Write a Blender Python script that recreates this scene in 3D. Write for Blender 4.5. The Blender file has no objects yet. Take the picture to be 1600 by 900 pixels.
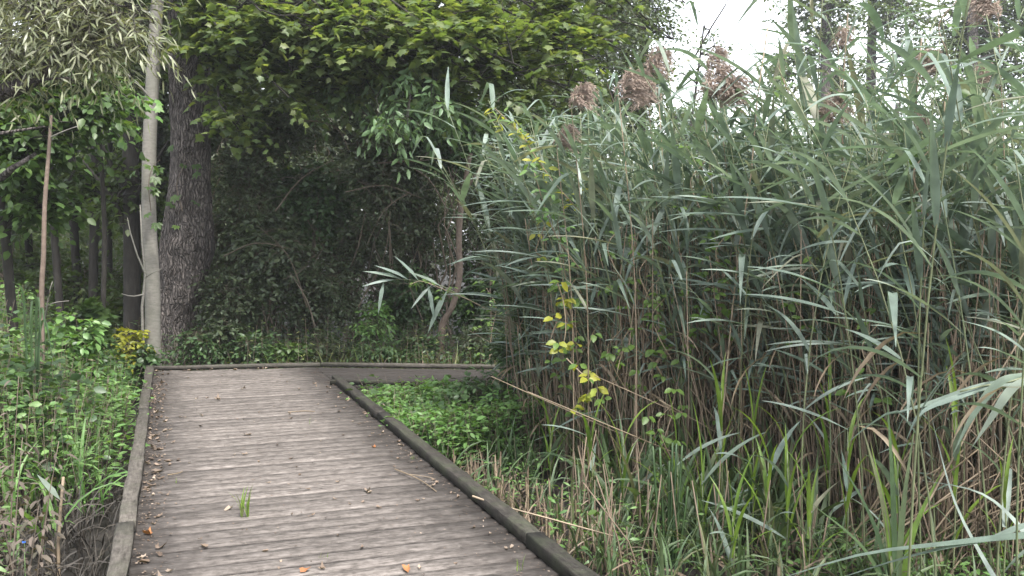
import bpy, math, random
import numpy as np
from mathutils import Matrix, Vector

# ------------------------------------------------------------------ camera, sky, sun, exposure
scn = bpy.context.scene
COL = scn.collection
R = math.radians
F_PX, CAM_H = 1450.0, 1.55                      # focal length in pixels of a 1600 px wide picture
PITCH = math.atan(71 / F_PX)
cam_d = bpy.data.cameras.new('camera'); cam = bpy.data.objects.new('camera', cam_d); COL.objects.link(cam)
cam.location = (0, 0, CAM_H); cam.rotation_euler = (math.pi / 2 - PITCH, 0, 0)
cam_d.sensor_width = 36; cam_d.lens = F_PX / 1600 * 36; cam_d.clip_start = .05; cam_d.clip_end = 3000
scn.camera = cam
SUN_EL, SUN_AZ = 60, 150                          # azimuth clockwise from +Y
w = bpy.data.worlds.new('World'); scn.world = w; w.use_nodes = True
nt = w.node_tree; nt.nodes.clear()
sky = nt.nodes.new('ShaderNodeTexSky'); sky.sky_type = 'NISHITA'; sky.sun_disc = False
sky.sun_elevation = R(SUN_EL); sky.sun_rotation = R(SUN_AZ); sky.air_density = 1.0; sky.dust_density = 1.5; sky.ozone_density = 1.0
hs = nt.nodes.new('ShaderNodeHueSaturation'); hs.inputs['Saturation'].default_value = .22
bg = nt.nodes.new('ShaderNodeBackground'); bg.inputs['Strength'].default_value = .10
wo = nt.nodes.new('ShaderNodeOutputWorld')
nt.links.new(sky.outputs[0], hs.inputs['Color']); nt.links.new(hs.outputs[0], bg.inputs[0]); nt.links.new(bg.outputs[0], wo.inputs[0])
sd = bpy.data.lights.new('sun', 'SUN'); sd.energy = 1.5; sd.angle = R(14); sd.color = (1, .96, .9)
sun = bpy.data.objects.new('sun', sd); COL.objects.link(sun)
sdir = Vector((math.sin(R(SUN_AZ)) * math.cos(R(SUN_EL)), math.cos(R(SUN_AZ)) * math.cos(R(SUN_EL)), math.sin(R(SUN_EL))))
sun.rotation_euler = (-sdir).to_track_quat('-Z', 'Y').to_euler(); sun.location = sdir * 60
vs = scn.view_settings; vs.view_transform = 'Standard'; vs.look = 'None'; vs.gamma = 1; vs.use_curve_mapping = False
vs.exposure = 2.6
scn.cycles.use_denoising = True; scn.cycles.max_bounces = 7; scn.cycles.diffuse_bounces = 4; scn.cycles.transmission_bounces = 4; scn.cycles.glossy_bounces = 2

# ------------------------------------------------------------------ helpers
rng = np.random.default_rng(7)
fwd = np.array([0, math.cos(PITCH), -math.sin(PITCH)]); upv = np.array([0, math.sin(PITCH), math.cos(PITCH)])
EYE = np.array([0, 0, CAM_H])
def ray(px, py):
    r = fwd + np.array([(px - 800) / F_PX, 0, 0]) + upv * (450 - py) / F_PX
    return r / r[1]
def W(px, py, d): return EYE + ray(px, py) * d               # survey: a sighted direction and a distance
def G(px, py, z=0.0):
    r = ray(px, py); return EYE + r * ((z - CAM_H) / r[2])
def proj(P):
    q = np.atleast_2d(P) - EYE; dep = q @ fwd
    return 800 + F_PX * q[:, 0] / np.maximum(dep, .01), 450 - F_PX * (q @ upv) / np.maximum(dep, .01), dep
def unit(a): return a / np.maximum(np.linalg.norm(a, axis=-1, keepdims=True), 1e-9)

def mesh_from(name, V, F, mat, rnd=None, smooth=True):
    """V (n,3); F list of int arrays (k,3) or (k,4)."""
    me = bpy.data.meshes.new(name)
    F = [np.asarray(f, dtype=np.int32) for f in F if len(f)]
    me.vertices.add(len(V)); me.vertices.foreach_set('co', np.asarray(V, np.float32).ravel())
    loops = np.concatenate([f.ravel() for f in F]); tot = np.concatenate([np.full(len(f), f.shape[1], np.int32) for f in F])
    me.loops.add(len(loops)); me.loops.foreach_set('vertex_index', loops)
    me.polygons.add(len(tot)); st = np.concatenate([[0], np.cumsum(tot)[:-1]]).astype(np.int32)
    me.polygons.foreach_set('loop_start', st)
    try: me.polygons.foreach_set('loop_total', tot)
    except Exception: pass
    if smooth: me.polygons.foreach_set('use_smooth', np.ones(len(tot), bool))
    if rnd is not None:
        a = me.attributes.new('rnd', 'FLOAT', 'POINT'); a.data.foreach_set('value', np.asarray(rnd, np.float32))
    me.update(calc_edges=True)
    if mat is not None: me.materials.append(mat)
    return me
def obj(name, me, parent=None, loc=None):
    o = bpy.data.objects.new(name, me); COL.objects.link(o)
    if parent is not None: o.parent = parent
    if loc is not None: o.location = loc
    return o
def tag(o, label=None, cat=None, group=None, kind=None):
    if label: o['label'] = label
    if cat: o['category'] = cat
    if group: o['group'] = group
    if kind: o['kind'] = kind
    return o
def thing(name, label, cat, loc=(0, 0, 0), group=None, rz=0.0):
    o = obj(name, None, None, loc); o.rotation_euler = (0, 0, rz); o.empty_display_size = .1
    return tag(o, label, cat, group)

class Geo:
    def __init__(s): s.V, s.F, s.r, s.n = [], [], [], 0
    def add(s, V, F, rnd=None):
        V = np.asarray(V, float)
        for f in F:
            if len(f): s.F.append(np.asarray(f, np.int64) + s.n)
        s.V.append(V); s.r.append(np.zeros(len(V)) if rnd is None else np.broadcast_to(rnd, (len(V),)))
        s.n += len(V)
    def inst(s, tm, X, Z, T, S, rnd=None):
        """copies of template tm=(V,[F]) with x axis X, normal Z, at T, scaled S (n,) or (n,3)"""
        if len(T) == 0: return
        V, F = tm; n, m = len(T), len(V)
        M = frames(X, Z); S = np.asarray(S, float)
        if S.ndim < 2: S = np.repeat(np.broadcast_to(S, (n,))[:, None], 3, 1)
        P = np.einsum('nij,nkj->nki', M, V[None] * S[:, None, :]) + T[:, None, :]
        off = (np.arange(n) * m)[:, None, None]
        rr = rng.random(n) if rnd is None else np.broadcast_to(rnd, (n,))
        s.add(P.reshape(-1, 3), [(np.asarray(f)[None] + off).reshape(-1, np.asarray(f).shape[1]) for f in F], np.repeat(rr, m))
    def tubes(s, P, rad, sides=5, rnd=None):
        """P (n,m,3) polylines, rad (n,m) or (m,) radii"""
        P = np.asarray(P, float)
        if P.ndim == 2: P = P[None]
        n, m, _ = P.shape
        if n == 0: return
        rad = np.broadcast_to(np.asarray(rad, float), (n, m))
        T = unit(np.gradient(P, axis=1)); ref = np.where(np.abs(T[..., 2:3]) > .9, [1., 0, 0], [0, 0, 1.])
        A = unit(np.cross(T, ref)); B = np.cross(T, A)
        an = np.arange(sides) / sides * 2 * math.pi
        V = P[:, :, None, :] + rad[:, :, None, None] * (np.cos(an)[None, None, :, None] * A[:, :, None, :] + np.sin(an)[None, None, :, None] * B[:, :, None, :])
        i = np.arange(m - 1)[:, None] * sides; j = np.arange(sides)[None]; k = (j + 1) % sides
        q = np.stack([i + j, i + k, i + sides + k, i + sides + j], -1).reshape(-1, 4)
        cap = np.array([[(m - 1) * sides, (m - 1) * sides + a, (m - 1) * sides + a + 1] for a in range(1, sides - 1)])
        off = (np.arange(n) * m * sides)[:, None, None]
        rr = rng.random(n) if rnd is None else np.broadcast_to(rnd, (n,))
        s.add(V.reshape(-1, 3), [(q[None] + off).reshape(-1, 4), (cap[None] + off).reshape(-1, 3)], np.repeat(rr, m * sides))
    def mesh(s, name, mat, smooth=True, about=None):
        V = np.concatenate(s.V)
        if about is not None: V = V - np.asarray(about)
        F3 = [f for f in s.F if f.shape[1] == 3]; F4 = [f for f in s.F if f.shape[1] == 4]
        out = []
        if F3: out.append(np.concatenate(F3))
        if F4: out.append(np.concatenate(F4))
        return mesh_from(name, V, out, mat, np.concatenate(s.r), smooth)

def frames(X, Z):
    X = unit(X); Y = unit(np.cross(Z, X)); Zn = np.cross(X, Y)
    return np.stack([X, Y, Zn], -1)
def rdir(n, up=0.0, flat=1.0):
    d = rng.normal(size=(n, 3)); d[:, 2] = d[:, 2] * flat + up
    return unit(d)
def spline(pts, m):
    """Catmull-Rom resample of control points (k,c) to m points"""
    p = np.asarray(pts, float); p = np.vstack([2 * p[0] - p[1], p, 2 * p[-1] - p[-2]]); k = len(p) - 3
    t = np.linspace(0, k - 1e-6, m); i = t.astype(int); f = (t - i)[:, None]
    a, b, c, d = p[i], p[i + 1], p[i + 2], p[i + 3]
    return .5 * (2 * b + (c - a) * f + (2 * a - 5 * b + 4 * c - d) * f ** 2 + (3 * b - a - 3 * c + d) * f ** 3)
def vnoise(x, y, seed=0):
    """smooth value noise, 2-D"""
    xi, yi = np.floor(x).astype(int), np.floor(y).astype(int); xf, yf = x - xi, y - yi
    def h(a, b): v = np.sin(a * 127.1 + b * 311.7 + seed * 74.7) * 43758.5453; return v - np.floor(v)
    u, v = xf * xf * (3 - 2 * xf), yf * yf * (3 - 2 * yf)
    return (h(xi, yi) * (1 - u) + h(xi + 1, yi) * u) * (1 - v) + (h(xi, yi + 1) * (1 - u) + h(xi + 1, yi + 1) * u) * v

# ------------------------------------------------------------------ leaf templates: base at 0, tip at +x, width along y, face along +z
def tm_oval(wd=.5, fold=.12, droop=.1):
    V = np.array([[0, 0, 0], [.3, wd * .42, fold * wd], [.3, 0, 0], [.3, -wd * .42, fold * wd], [.68, wd * .36, fold * wd - droop * .4], [.68, 0, -droop * .4], [.68, -wd * .36, fold * wd - droop * .4], [1, 0, -droop]])
    return V, [np.array([[0, 2, 1], [0, 3, 2], [4, 5, 7], [5, 6, 7]]), np.array([[1, 2, 5, 4], [2, 3, 6, 5]])]
def tm_tiny(wd=.5):
    V = np.array([[0, 0, 0], [.45, wd * .5, .06], [1, 0, -.08], [.45, -wd * .5, .06]])
    return V, [np.array([[0, 2, 1], [0, 3, 2]])]
def tm_lance(wd=.13, droop=.2):
    V = np.array([[0, 0, 0], [.35, wd * .5, .02], [.35, -wd * .5, .02], [.7, wd * .36, -droop * .35], [.7, -wd * .36, -droop * .35], [1, 0, -droop]])
    return V, [np.array([[0, 2, 1], [3, 4, 5]]), np.array([[1, 2, 4, 3]])]
def tm_maple():
    half = [(.0, 0), (.02, .2), (.0, .42), (.2, .3), (.33, .62), (.5, .34), (.66, .36), (.62, .2), (1.0, 0)]
    L = [(x, y) for x, y in half]; Rr = [(x, -y) for x, y in half[1:-1]][::-1]
    pts = L + Rr; V = [(.32, 0, .03)] + [(x, y, -.14 * (abs(y) * 1.6) ** 1.5 - .1 * x * x) for x, y in pts]
    n = len(pts); return np.array(V), [np.array([[0, 1 + (i + 1) % n, 1 + i] for i in range(n)])]
def tm_palmate():
    """five leaflets from one point"""
    V, F3, F4, n = [], [], [], 0
    tv, tf = tm_oval(.5, .1, .15)
    for a, s in ((0, 1), (.62, .9), (-.62, .9), (1.3, .65), (-1.3, .65)):
        c, si = math.cos(a), math.sin(a); v = tv * s; v = np.stack([v[:, 0] * c - v[:, 1] * si, v[:, 0] * si + v[:, 1] * c, v[:, 2]], 1)
        V.append(v); F3.append(tf[0] + n); F4.append(tf[1] + n); n += len(v)
    return np.concatenate(V), [np.concatenate(F3), np.concatenate(F4)]
def tm_blade(a0=.5, curl=1.2, wd=.065, seg=7, twist=.6, power=1.4, kink=None):
    """long grass blade leaving the z axis at angle a0, bending towards +x and down; length about 1"""
    t = np.linspace(0, 1, seg + 1); ang = a0 + curl * t ** power
    if kink is not None: ang = ang + 1.5 / (1 + np.exp(-(t - kink) * 40))
    dx, dz = np.sin(ang) / seg, np.cos(ang) / seg
    x = np.concatenate([[0], np.cumsum(dx[:-1])]); z = np.concatenate([[0], np.cumsum(dz[:-1])])
    wv = wd * np.clip(.45 + 2.6 * t, 0, 1) * np.clip((1 - t) * 1.75, 0.02, 1) ** .8
    tw = twist * t
    nx, nz = -np.cos(ang), np.sin(ang)
    V = []
    for i in range(seg + 1):
        c, s = math.cos(tw[i]), math.sin(tw[i]); h = wv[i] * .5
        l = np.array([nx[i] * s, c, nz[i] * s]) * h; up = np.array([nx[i] * c, -s, nz[i] * c]) * h * .35
        p = np.array([x[i], 0, z[i]]); V += [p + l + up, p, p - l + up]
    q = []
    for i in range(seg):
        a = i * 3; q += [[a, a + 1, a + 4, a + 3], [a + 1, a + 2, a + 5, a + 4]]
    return np.array(V), [np.array(q)]
T_OVAL, T_BROAD, T_TINY, T_LANCE, T_MAPLE, T_PALM = tm_oval(), tm_oval(.72, .1, .14), tm_tiny(.55), tm_lance(), tm_maple(), tm_palmate()
T_ASH = tm_oval(.42, .14, .22)

# ------------------------------------------------------------------ materials
def nodes(name):
    m = bpy.data.materials.new(name); m.use_nodes = True; t = m.node_tree; t.nodes.clear()
    out = t.nodes.new('ShaderNodeOutputMaterial'); return m, t, out
def N(t, kind, **kw):
    n = t.nodes.new(kind)
    for k, v in kw.items():
        if k in n.inputs: n.inputs[k].default_value = v
        else: setattr(n, k, v)
    return n
def ramp(t, fac, stops):
    r = t.nodes.new('ShaderNodeValToRGB'); e = r.color_ramp.elements
    while len(e) < len(stops): e.new(.5)
    for el, (p, c) in zip(e, stops): el.position = p; el.color = (*c, 1)
    t.links.new(fac, r.inputs[0]); return r.outputs[0]
def leaf_mat(name, cols, rough=.45, trans=.3, spec=.4, vein=0.0, tcol=None):
    m, t, out = nodes(name); L = t.links.new
    at = N(t, 'ShaderNodeAttribute', attribute_name='rnd'); oi = N(t, 'ShaderNodeObjectInfo')
    ad = N(t, 'ShaderNodeMath', operation='ADD'); L(at.outputs['Fac'], ad.inputs[0]); L(oi.outputs['Random'], ad.inputs[1])
    fr = N(t, 'ShaderNodeMath', operation='FRACT'); L(ad.outputs[0], fr.inputs[0])
    c = ramp(t, fr.outputs[0], [(i / max(1, len(cols) - 1), x) for i, x in enumerate(cols)])
    geo = N(t, 'ShaderNodeNewGeometry'); nz = N(t, 'ShaderNodeTexNoise', Scale=9.0, Detail=3.0); L(geo.outputs['Position'], nz.inputs['Vector'])
    mp = N(t, 'ShaderNodeMapRange'); mp.inputs[1].default_value = .3; mp.inputs[2].default_value = .7; mp.inputs[3].default_value = .72; mp.inputs[4].default_value = 1.25
    L(nz.outputs[0], mp.inputs[0])
    mx = N(t, 'ShaderNodeMix', data_type='RGBA', blend_type='MULTIPLY'); mx.inputs[0].default_value = 1
    L(c, mx.inputs[6]); L(mp.outputs[0], mx.inputs[7])
    b = N(t, 'ShaderNodeBsdfPrincipled'); b.inputs['Roughness'].default_value = rough; b.inputs['Specular IOR Level'].default_value = spec
    L(mx.outputs[2], b.inputs['Base Color'])
    if trans > 0:
        tr = N(t, 'ShaderNodeBsdfTranslucent'); tm = N(t, 'ShaderNodeMix', data_type='RGBA', blend_type='MULTIPLY'); tm.inputs[0].default_value = 1
        tm.inputs[7].default_value = (*(tcol or (1.5, 1.5, .6)), 1); L(mx.outputs[2], tm.inputs[6]); L(tm.outputs[2], tr.inputs[0])
        ms = N(t, 'ShaderNodeMixShader'); ms.inputs[0].default_value = trans; L(b.outputs[0], ms.inputs[1]); L(tr.outputs[0], ms.inputs[2]); L(ms.outputs[0], out.inputs[0])
    else: L(b.outputs[0], out.inputs[0])
    return m
def bark_mat(name, dark, light, sc=(14, 14, 2.2), bump=.6, rough=.9, moss=None, dist=.02, plates=None):
    m, t, out = nodes(name); L = t.links.new
    tc = N(t, 'ShaderNodeTexCoord'); mp = N(t, 'ShaderNodeMapping'); mp.inputs['Scale'].default_value = sc; L(tc.outputs['Object'], mp.inputs[0])
    n1 = N(t, 'ShaderNodeTexNoise', Scale=2.0, Detail=9.0, Roughness=.65); L(mp.outputs[0], n1.inputs['Vector'])
    n2 = N(t, 'ShaderNodeTexNoise', Scale=3.0, Detail=6.0); L(tc.outputs['Object'], n2.inputs['Vector'])
    c = ramp(t, n1.outputs[0], [(.3, dark), (.5, tuple((a + b) / 2 for a, b in zip(dark, light))), (.68, light)])
    mx = N(t, 'ShaderNodeMix', data_type='RGBA', blend_type='MIX'); mp2 = N(t, 'ShaderNodeMapRange'); mp2.inputs[1].default_value = .45; mp2.inputs[2].default_value = .7; mp2.inputs[4].default_value = .55
    L(n2.outputs[0], mp2.inputs[0]); L(mp2.outputs[0], mx.inputs[0]); L(c, mx.inputs[6]); mx.inputs[7].default_value = (*(moss or tuple(x * .6 for x in dark)), 1)
    b = N(t, 'ShaderNodeBsdfPrincipled'); b.inputs['Roughness'].default_value = rough; b.inputs['Specular IOR Level'].default_value = .2
    hgt = n1.outputs[0]; basec = mx.outputs[2]
    if plates:
        mpv = N(t, 'ShaderNodeMapping'); mpv.inputs['Scale'].default_value = plates; wv = N(t, 'ShaderNodeMix', data_type='VECTOR'); wv.inputs[0].default_value = .16
        L(tc.outputs['Object'], wv.inputs[4]); nw = N(t, 'ShaderNodeTexNoise', Scale=5.0, Detail=3.0); L(tc.outputs['Object'], nw.inputs['Vector']); L(nw.outputs[1], wv.inputs[5]); L(wv.outputs[1], mpv.inputs[0])
        vo = N(t, 'ShaderNodeTexVoronoi', feature='DISTANCE_TO_EDGE', Scale=1.0); L(mpv.outputs[0], vo.inputs['Vector'])
        vr = N(t, 'ShaderNodeMapRange'); vr.inputs[1].default_value = .0; vr.inputs[2].default_value = .22; vr.inputs[3].default_value = .38; vr.inputs[4].default_value = 1.08; L(vo.outputs['Distance'], vr.inputs[0])
        fz = N(t, 'ShaderNodeMix', data_type='RGBA', blend_type='MULTIPLY'); fz.inputs[0].default_value = 1; L(basec, fz.inputs[6]); L(vr.outputs[0], fz.inputs[7]); basec = fz.outputs[2]
        hm = N(t, 'ShaderNodeMath', operation='ADD'); L(hgt, hm.inputs[0]); L(vr.outputs[0], hm.inputs[1]); hgt = hm.outputs[0]
    L(basec, b.inputs['Base Color'])
    bp = N(t, 'ShaderNodeBump'); bp.inputs['Strength'].default_value = bump; bp.inputs['Distance'].default_value = dist; L(hgt, bp.inputs['Height']); L(bp.outputs[0], b.inputs['Normal'])
    L(b.outputs[0], out.inputs[0]); return m
UD = np.array([-.3469, .9379]); VD = np.array([.9379, .3469])        # boardwalk: along and across
def wood_mat(name, dark, mid, light, grain_axis=0, dirt_shade=True, moss=.0, dirt_shade_col=(.016, .0135, .012)):
    m, t, out = nodes(name); L = t.links.new
    tc = N(t, 'ShaderNodeTexCoord'); oi = N(t, 'ShaderNodeObjectInfo'); geo = N(t, 'ShaderNodeNewGeometry')
    ofs = N(t, 'ShaderNodeVectorMath', operation='SCALE'); ofs.inputs[0].default_value = (37, 19, 11); L(oi.outputs['Random'], ofs.inputs['Scale'])
    av = N(t, 'ShaderNodeVectorMath', operation='ADD'); L(tc.outputs['Object'], av.inputs[0]); L(ofs.outputs[0], av.inputs[1])
    def stretch(a, b):
        mp = N(t, 'ShaderNodeMapping'); s = [b, b, b]; s[grain_axis] = a; mp.inputs['Scale'].default_value = s; L(av.outputs[0], mp.inputs[0]); return mp.outputs[0]
    g1 = N(t, 'ShaderNodeTexNoise', Scale=1.0, Detail=8.0, Roughness=.7); L(stretch(12, 110), g1.inputs['Vector'])
    g2 = N(t, 'ShaderNodeTexNoise', Scale=1.0, Detail=5.0, Roughness=.6); L(stretch(9, 42), g2.inputs['Vector'])
    ad = N(t, 'ShaderNodeMath', operation='ADD'); L(g1.outputs[0], ad.inputs[0]); L(g2.outputs[0], ad.inputs[1])
    g3 = N(t, 'ShaderNodeTexNoise', Scale=22.0, Detail=6.0, Roughness=.7); L(av.outputs[0], g3.inputs['Vector'])
    ad2 = N(t, 'ShaderNodeMath', operation='ADD'); L(ad.outputs[0], ad2.inputs[0]); L(g3.outputs[0], ad2.inputs[1])
    hf = N(t, 'ShaderNodeMath', operation='MULTIPLY'); hf.inputs[1].default_value = .3333; L(ad2.outputs[0], hf.inputs[0])
    c = ramp(t, hf.outputs[0], [(.37, dark), (.485, mid), (.63, light)])
    # board to board tone
    mr = N(t, 'ShaderNodeMapRange'); mr.inputs[3].default_value = .78; mr.inputs[4].default_value = 1.16; L(oi.outputs['Random'], mr.inputs[0])
    mu = N(t, 'ShaderNodeMix', data_type='RGBA', blend_type='MULTIPLY'); mu.inputs[0].default_value = 1; L(c, mu.inputs[6]); L(mr.outputs[0], mu.inputs[7])
    # weather stains
    s1 = N(t, 'ShaderNodeTexNoise', Scale=1.0, Detail=7.0, Roughness=.68); L(stretch(2.6, 9), s1.inputs['Vector'])
    sr = N(t, 'ShaderNodeMapRange'); sr.inputs[1].default_value = .5; sr.inputs[2].default_value = .72; sr.inputs[4].default_value = .38; L(s1.outputs[0], sr.inputs[0])
    fac = sr.outputs[0]
    if dirt_shade:   # grime and leaf mould that gathers against the two kerbs
        dt = N(t, 'ShaderNodeVectorMath', operation='DOT_PRODUCT'); dt.inputs[1].default_value = (VD[0], VD[1], 0); L(geo.outputs['Position'], dt.inputs[0])
        nn = N(t, 'ShaderNodeTexNoise', Scale=6.0, Detail=5.0); L(geo.outputs['Position'], nn.inputs['Vector'])
        ns = N(t, 'ShaderNodeMath', operation='MULTIPLY_ADD'); ns.inputs[1].default_value = .5; L(nn.outputs[0], ns.inputs[0]); L(dt.outputs['Value'], ns.inputs[2])
        a = N(t, 'ShaderNodeMapRange'); a.inputs[1].default_value = .5; a.inputs[2].default_value = .05; a.inputs[4].default_value = .8; L(ns.outputs[0], a.inputs[0])
        bq = N(t, 'ShaderNodeMapRange'); bq.inputs[1].default_value = 1.36; bq.inputs[2].default_value = 1.9; bq.inputs[4].default_value = .85; L(ns.outputs[0], bq.inputs[0])
        m1 = N(t, 'ShaderNodeMath', operation='MAXIMUM'); L(a.outputs[0], m1.inputs[0]); L(bq.outputs[0], m1.inputs[1])
        m2 = N(t, 'ShaderNodeMath', operation='MAXIMUM'); L(m1.outputs[0], m2.inputs[0]); L(fac, m2.inputs[1]); fac = m2.outputs[0]
    if dirt_shade:   # gap shade painted with grime into the worn long edges of each board
        sp = N(t, 'ShaderNodeSeparateXYZ'); L(tc.outputs['Object'], sp.inputs[0]); ce = N(t, 'ShaderNodeMath', operation='SUBTRACT'); ce.inputs[1].default_value = .0652; L(sp.outputs[1], ce.inputs[0])
        ab = N(t, 'ShaderNodeMath', operation='ABSOLUTE'); L(ce.outputs[0], ab.inputs[0]); wn = N(t, 'ShaderNodeMath', operation='MULTIPLY_ADD'); wn.inputs[1].default_value = .02; L(g3.outputs[0], wn.inputs[0]); L(ab.outputs[0], wn.inputs[2])
        ed = N(t, 'ShaderNodeMapRange'); ed.inputs[1].default_value = .067; ed.inputs[2].default_value = .075; ed.inputs[4].default_value = .85; L(wn.outputs[0], ed.inputs[0])
        m5 = N(t, 'ShaderNodeMath', operation='MAXIMUM'); L(ed.outputs[0], m5.inputs[0]); L(fac, m5.inputs[1]); fac = m5.outputs[0]
    mx = N(t, 'ShaderNodeMix', data_type='RGBA'); L(fac, mx.inputs[0]); L(mu.outputs[2], mx.inputs[6]); mx.inputs[7].default_value = (*dirt_shade_col, 1)
    col = mx.outputs[2]
    # lichen and moss flecks
    s2 = N(t, 'ShaderNodeTexNoise', Scale=42.0, Detail=6.0, Roughness=.75); L(geo.outputs['Position'], s2.inputs['Vector'])
    fl = N(t, 'ShaderNodeMapRange'); fl.inputs[1].default_value = .62; fl.inputs[2].default_value = .70; fl.inputs[4].default_value = .4; L(s2.outputs[0], fl.inputs[0])
    mf = N(t, 'ShaderNodeMix', data_type='RGBA'); L(fl.outputs[0], mf.inputs[0]); L(col, mf.inputs[6]); mf.inputs[7].default_value = (.24, .225, .2, 1); col = mf.outputs[2]
    if moss > 0:
        s3 = N(t, 'ShaderNodeTexNoise', Scale=5.0, Detail=7.0, Roughness=.7); L(geo.outputs['Position'], s3.inputs['Vector'])
        r3 = N(t, 'ShaderNodeMapRange'); r3.inputs[1].default_value = .46; r3.inputs[2].default_value = .66; r3.inputs[4].default_value = moss; L(s3.outputs[0], r3.inputs[0])
        m3 = N(t, 'ShaderNodeMix', data_type='RGBA'); L(r3.outputs[0], m3.inputs[0]); L(col, m3.inputs[6]); m3.inputs[7].default_value = (.045, .052, .03, 1); col = m3.outputs[2]
    b = N(t, 'ShaderNodeBsdfPrincipled'); b.inputs['Roughness'].default_value = .82; b.inputs['Specular IOR Level'].default_value = .25; L(col, b.inputs['Base Color'])
    bp = N(t, 'ShaderNodeBump'); bp.inputs['Strength'].default_value = .8; bp.inputs['Distance'].default_value = .006; L(hf.outputs[0], bp.inputs['Height'])
    bp2 = N(t, 'ShaderNodeBump'); bp2.inputs['Strength'].default_value = .5; bp2.inputs['Distance'].default_value = .004; L(s2.outputs[0], bp2.inputs['Height']); L(bp.outputs[0], bp2.inputs['Normal'])
    L(bp2.outputs[0], b.inputs['Normal']); L(b.outputs[0], out.inputs[0]); return m

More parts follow.
